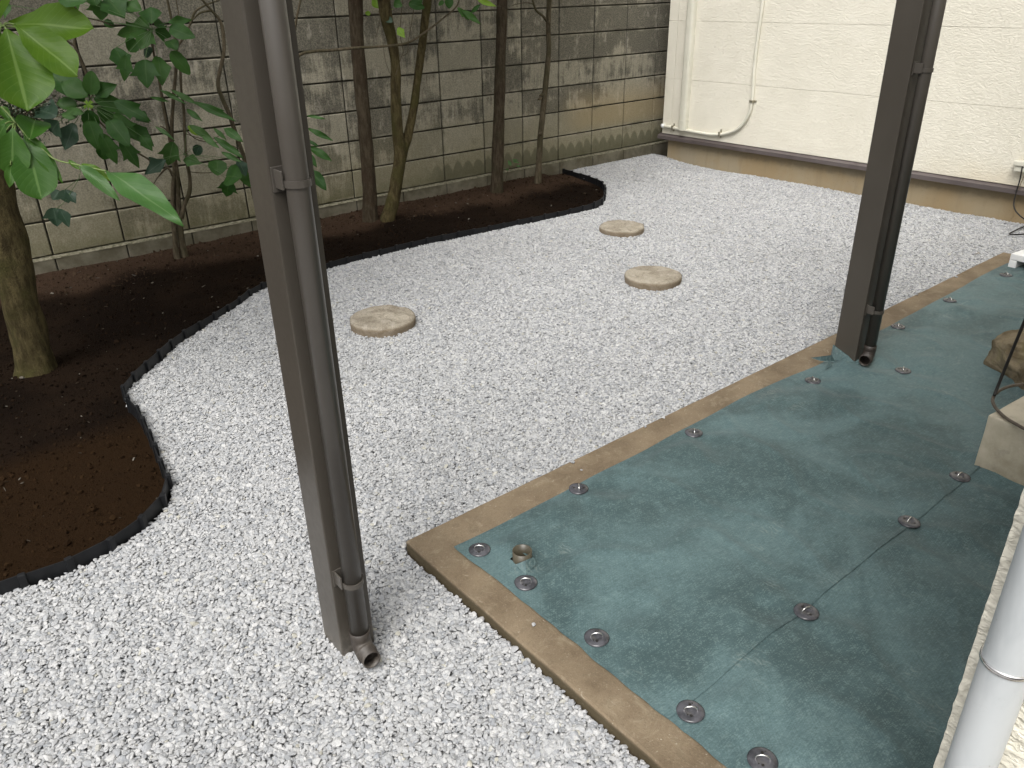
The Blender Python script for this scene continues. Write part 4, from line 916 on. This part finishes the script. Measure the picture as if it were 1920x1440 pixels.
parts += [tube_data([CAMP + Vector(ray(120, 357)) * D7, CAMP + Vector(ray(148, 335)) * D7, CAMP + Vector(ray(152, 318)) * D7], .0014, 5), tube_data([CAMP + Vector(ray(105, 392)) * D7, CAMP + Vector(ray(120, 380)) * D7, CAMP + Vector(ray(148, 336)) * D7], .0014, 5)]
finish(sh, 'leaf_stalk', parts, LEAF_MD)

# low evergreen bush at the left edge
D8 = D_at(210, 4.7, 40); bsh = empty('bush', (CAMP + Vector(ray(30, 215)) * D8)[:], label='small-leaved dark bush against the block wall at the left edge', cat='bush')
r = random.Random(5); c0 = CAMP + Vector(ray(30, 215)) * D8; V = []; Fc = []; tw = []
for k in range(1700):
    q = Vector((r.gauss(0, .13), r.gauss(0, .05), r.gauss(0, .06))); p = c0 + q; a = Vector((r.gauss(0, 1), r.gauss(0, 1), r.gauss(0, 1))).normalized(); nn = a.orthogonal().normalized(); s_ = a.cross(nn); L_ = r.uniform(.012, .026)
    o = len(V); V += [p, p + a * L_ * .5 + s_ * L_ * .22, p + a * L_, p + a * L_ * .5 - s_ * L_ * .22]; Fc.append((o, o + 1, o + 2, o + 3))
    if k % 40 == 0: tw.append(tube_data([c0 + Vector((-.2, .03, -.15)), (c0 + p) / 2, p], [.004, .003, .0012], 5))
o = P0(link('foliage', mesh('foliage', V, Fc), m_plain('bush_leaf', (.020, .035, .016), (.055, .085, .035), 30, .5, .1, .001, .4)), bsh); o['kind'] = 'stuff'
finish(bsh, 'twig', tw + [tube_data([c0 + Vector((-.2, .03, -1.2)), c0 + Vector((-.2, .03, -.1))], [.015, .008], 7)], BARK_T)

# slim trees before the wall
def tree(label, name_mat, px, Y, R, limbs=(), ext=None, seed=0, crown_at=None, n=12):
    p0 = ony(px[0][0], px[0][1], Y); t = empty('tree', (p0.x, Y, 0), label=label, cat='tree')
    finish(t, 'trunk', [trunk(px, Y, R, n, .14, seed, ext)], name_mat)
    for lp_, lr, le in limbs: finish(t, 'limb', [trunk(lp_, Y, lr, 10, .14, seed + 1, le)], name_mat)
    if crown_at: crown(t, *crown_at, seed, CR, .085)
    return t
up = [(0, 0, .4), (.05, 0, .9), (.0, -.05, 1.4)]
tA = tree('straight russet-barked tree trunk left of the forked pair, peeling bark', BARK_R, [(697, 432), (695, 415), (693, 370), (689, 300), (682, 220), (674, 130), (668, 50), (666, -10)], 4.84, [.062, .052, .046, .044, .043, .046, .048, .050], ext=up, seed=11, crown_at=((2.7, 4.5, 2.35), (.75, .65, .55), 900))
tB = tree('forked greenish tree trunk, V-shaped above the soil, right of the russet trunk', BARK_G, [(724, 432), (727, 412), (738, 370), (745, 330), (750, 290), (746, 250), (742, 190), (742, 130), (736, 80), (726, 40), (720, 0), (716, -20)], 4.76,
          [.062, .050, .044, .042, .040, .036, .032, .034, .040, .044, .040, .040], limbs=[([(752, 300), (758, 278), (766, 250), (776, 200), (784, 140), (792, 80), (798, 30), (802, -15)], [.034, .032, .028, .026, .027, .029, .030, .030], [(.05, 0, .5), (.12, 0, 1.1)])],
          ext=[(-.05, 0, .4), (-.1, 0, 1.0)], seed=12, crown_at=((3.1, 4.3, 2.5), (.8, .7, .6), 900))
tC = tree('slim dark tree trunk rising beside the wall, left of the thinnest sapling', BARK_B, [(931, 378), (931, 365), (932, 330), (934, 270), (936, 200), (938, 130), (940, 70), (942, 0), (943, -15)], 4.88, [.060, .052, .046, .042, .040, .039, .038, .038, .038], ext=up, seed=13, crown_at=((3.9, 4.5, 2.4), (.7, .6, .5), 700))
tD = tree('thinnest leaning sapling with small knots in front of the wall near edging tip', BARK_T, [(1006, 362), (1008, 345), (1011, 300), (1014, 250), (1020, 190), (1026, 130), (1029, 90), (1028, 45), (1030, 0), (1031, -15)], 4.90, [.036, .028, .024, .023, .021, .019, .020, .017, .016, .016],
          limbs=[([(1027, 42), (1018, 30), (1006, 20), (1000, 5), (996, -15)], [.011, .009, .008, .007, .006], None), ([(1002, 8), (985, 5), (960, 10)], [.004, .003, .002], None)], ext=up, seed=14, crown_at=((4.4, 4.6, 2.4), (.6, .5, .45), 450), n=10)
for x, y, r_ in ((1028, 42, .02), (1015, 178, .021), (1012, 185, .019), (1013, 250, .024)):
    p = ony(x, y, 4.88); finish(tD, 'knot', [tube_data([p + Vector((-.02, 0, -.005)), p + Vector((0, -.005, 0)), p + Vector((.022, 0, .008))], [.006, .013, .005], 7)], BARK_T)
# long sideways branch and its leaves belong to the forked tree
P_ = trunk([(490, 160), (556, 107), (585, 97), (625, 94), (670, 90), (720, 87), (765, 80), (800, 58), (830, 35), (856, 12), (862, -10)], 4.62, [.008, .009, .009, .009, .009, .008, .007, .006, .005, .005, .004], 7, .15, 4)
finish(tB, 'branch', [P_, trunk([(742, 140), (752, 108), (756, 95), (750, 60), (755, 0)], 4.70, .0025, 5), trunk([(756, 104), (764, 98), (766, 75), (774, 30), (778, 0)], 4.68, .0025, 5), trunk([(704, 70), (711, 45), (710, 20)], 4.66, .002, 5),
                      trunk([(733, 142), (723, 115), (718, 80)], 4.7, .0015, 5), trunk([(940, 12), (912, 8), (895, -5)], 4.7, .0022, 5)], BARK_T)
D9 = D_at(20, 4.6, 800)
for m_, k_, b_, t_, w_ in ((LEAF_LM, 'lance', (712, 16), (698, -6), 16), (LEAF_LM, 'lance', (712, 16), (737, 17), 10), (LEAF_LM, 'oval', (708, 14), (704, -4), 14), (LEAF_LM, 'oval', (695, 26), (684, 24), 8), (LEAF_MD, 'oval', (748, 4), (742, -12), 12), (LEAF_MD, 'oval', (738, 6), (754, 10), 12),
                           (LEAF_DK, 'oval', (766, 6), (796, 14), 16), (LEAF_DK, 'oval', (792, 4), (770, -8), 14), (LEAF_LM, 'tri', (746, 52), (758, 70), 14), (LEAF_BL, 'oval', (722, 34), (736, 40), 10), (LEAF_DK, 'oval', (842, -4), (842, 16), 16), (LEAF_DK, 'lobe', (858, 14), (880, 38), 14),
                           (LEAF_DK, 'lance', (866, 18), (901, 44), 11), (LEAF_DK, 'lance', (884, 24), (900, 8), 8), (LEAF_LM, 'lance', (895, 0), (930, 11), 9), (LEAF_DK, 'oval', (832, 2), (822, 10), 8)):
    leaf(tB, m_, k_, b_, t_, w_, D9, random.uniform(-.03, .03), .2)
# wandering vine-like stem partly hidden by the near post
vn = empty('sapling', ony(470, 330, 4.7)[:], label='wavy thin sapling stem passing behind the near post', cat='sapling')
finish(vn, 'stem', [trunk([(505, 470), (485, 400), (465, 320), (445, 260), (430, 215), (417, 185), (409, 160), (413, 130), (420, 95), (418, 60), (412, 38), (395, 18), (375, -5)], 4.65, [.016, .015, .013, .012, .012, .012, .011, .011, .010, .010, .008, .007, .006], 9, .15, 6),
                    trunk([(395, 20), (376, 24), (362, 36)], 4.65, [.006, .005, .003], 6), trunk([(552, 60), (557, 30), (566, -10)], 4.7, [.008, .007, .006], 7), trunk([(552, 60), (545, 110), (535, 160)], 4.7, [.008, .009, .010], 7)], BARK_T)
# tiny sprout by the wall
sp = empty('sprout', ony(950, 345, 5.02)[:], label='tiny green sprout at the wall foot between the dark trunk and thinnest sapling', cat='plant')
finish(sp, 'stem', [trunk([(947, 342), (950, 330), (953, 318), (962, 312), (975, 310)], 5.02, [.003, .0025, .002, .0015, .001], 5), trunk([(953, 320), (958, 305)], 5.02, .0015, 5)], BARK_T)
D10 = D_at(310, 5.0, 955)
for b_, t_, w_ in (((958, 311), (953, 300), 6), ((962, 303), (974, 305), 3), ((960, 300), (972, 300), 3), ((953, 319), (949, 316), 4), ((968, 311), (976, 312), 3)): leaf(sp, LEAF_MD, 'oval', b_, t_, w_, D10)
# fallen leaves on the gravel
for (x, y, a, lb) in ((1838, 476, .4, 'small curled tan leaf fallen on the gravel near the white plinth'), (1345, 838, 1.9, 'small pale fallen leaf on the gravel beside the long kerb')):
    me = leaf_mesh('oval', .016, .030, .5, .5, 3); me.materials.append(MAT['found']); o = bpy.data.objects.new('fallen_leaf', me); COL.objects.link(o); p = onz(x, y, .012); p.z = grav_z(p.x, p.y) + .012; o.location = p; o.rotation_euler = (.1, .15, a)
    tag(o, lb, 'leaf')
print('objects', len(bpy.data.objects))
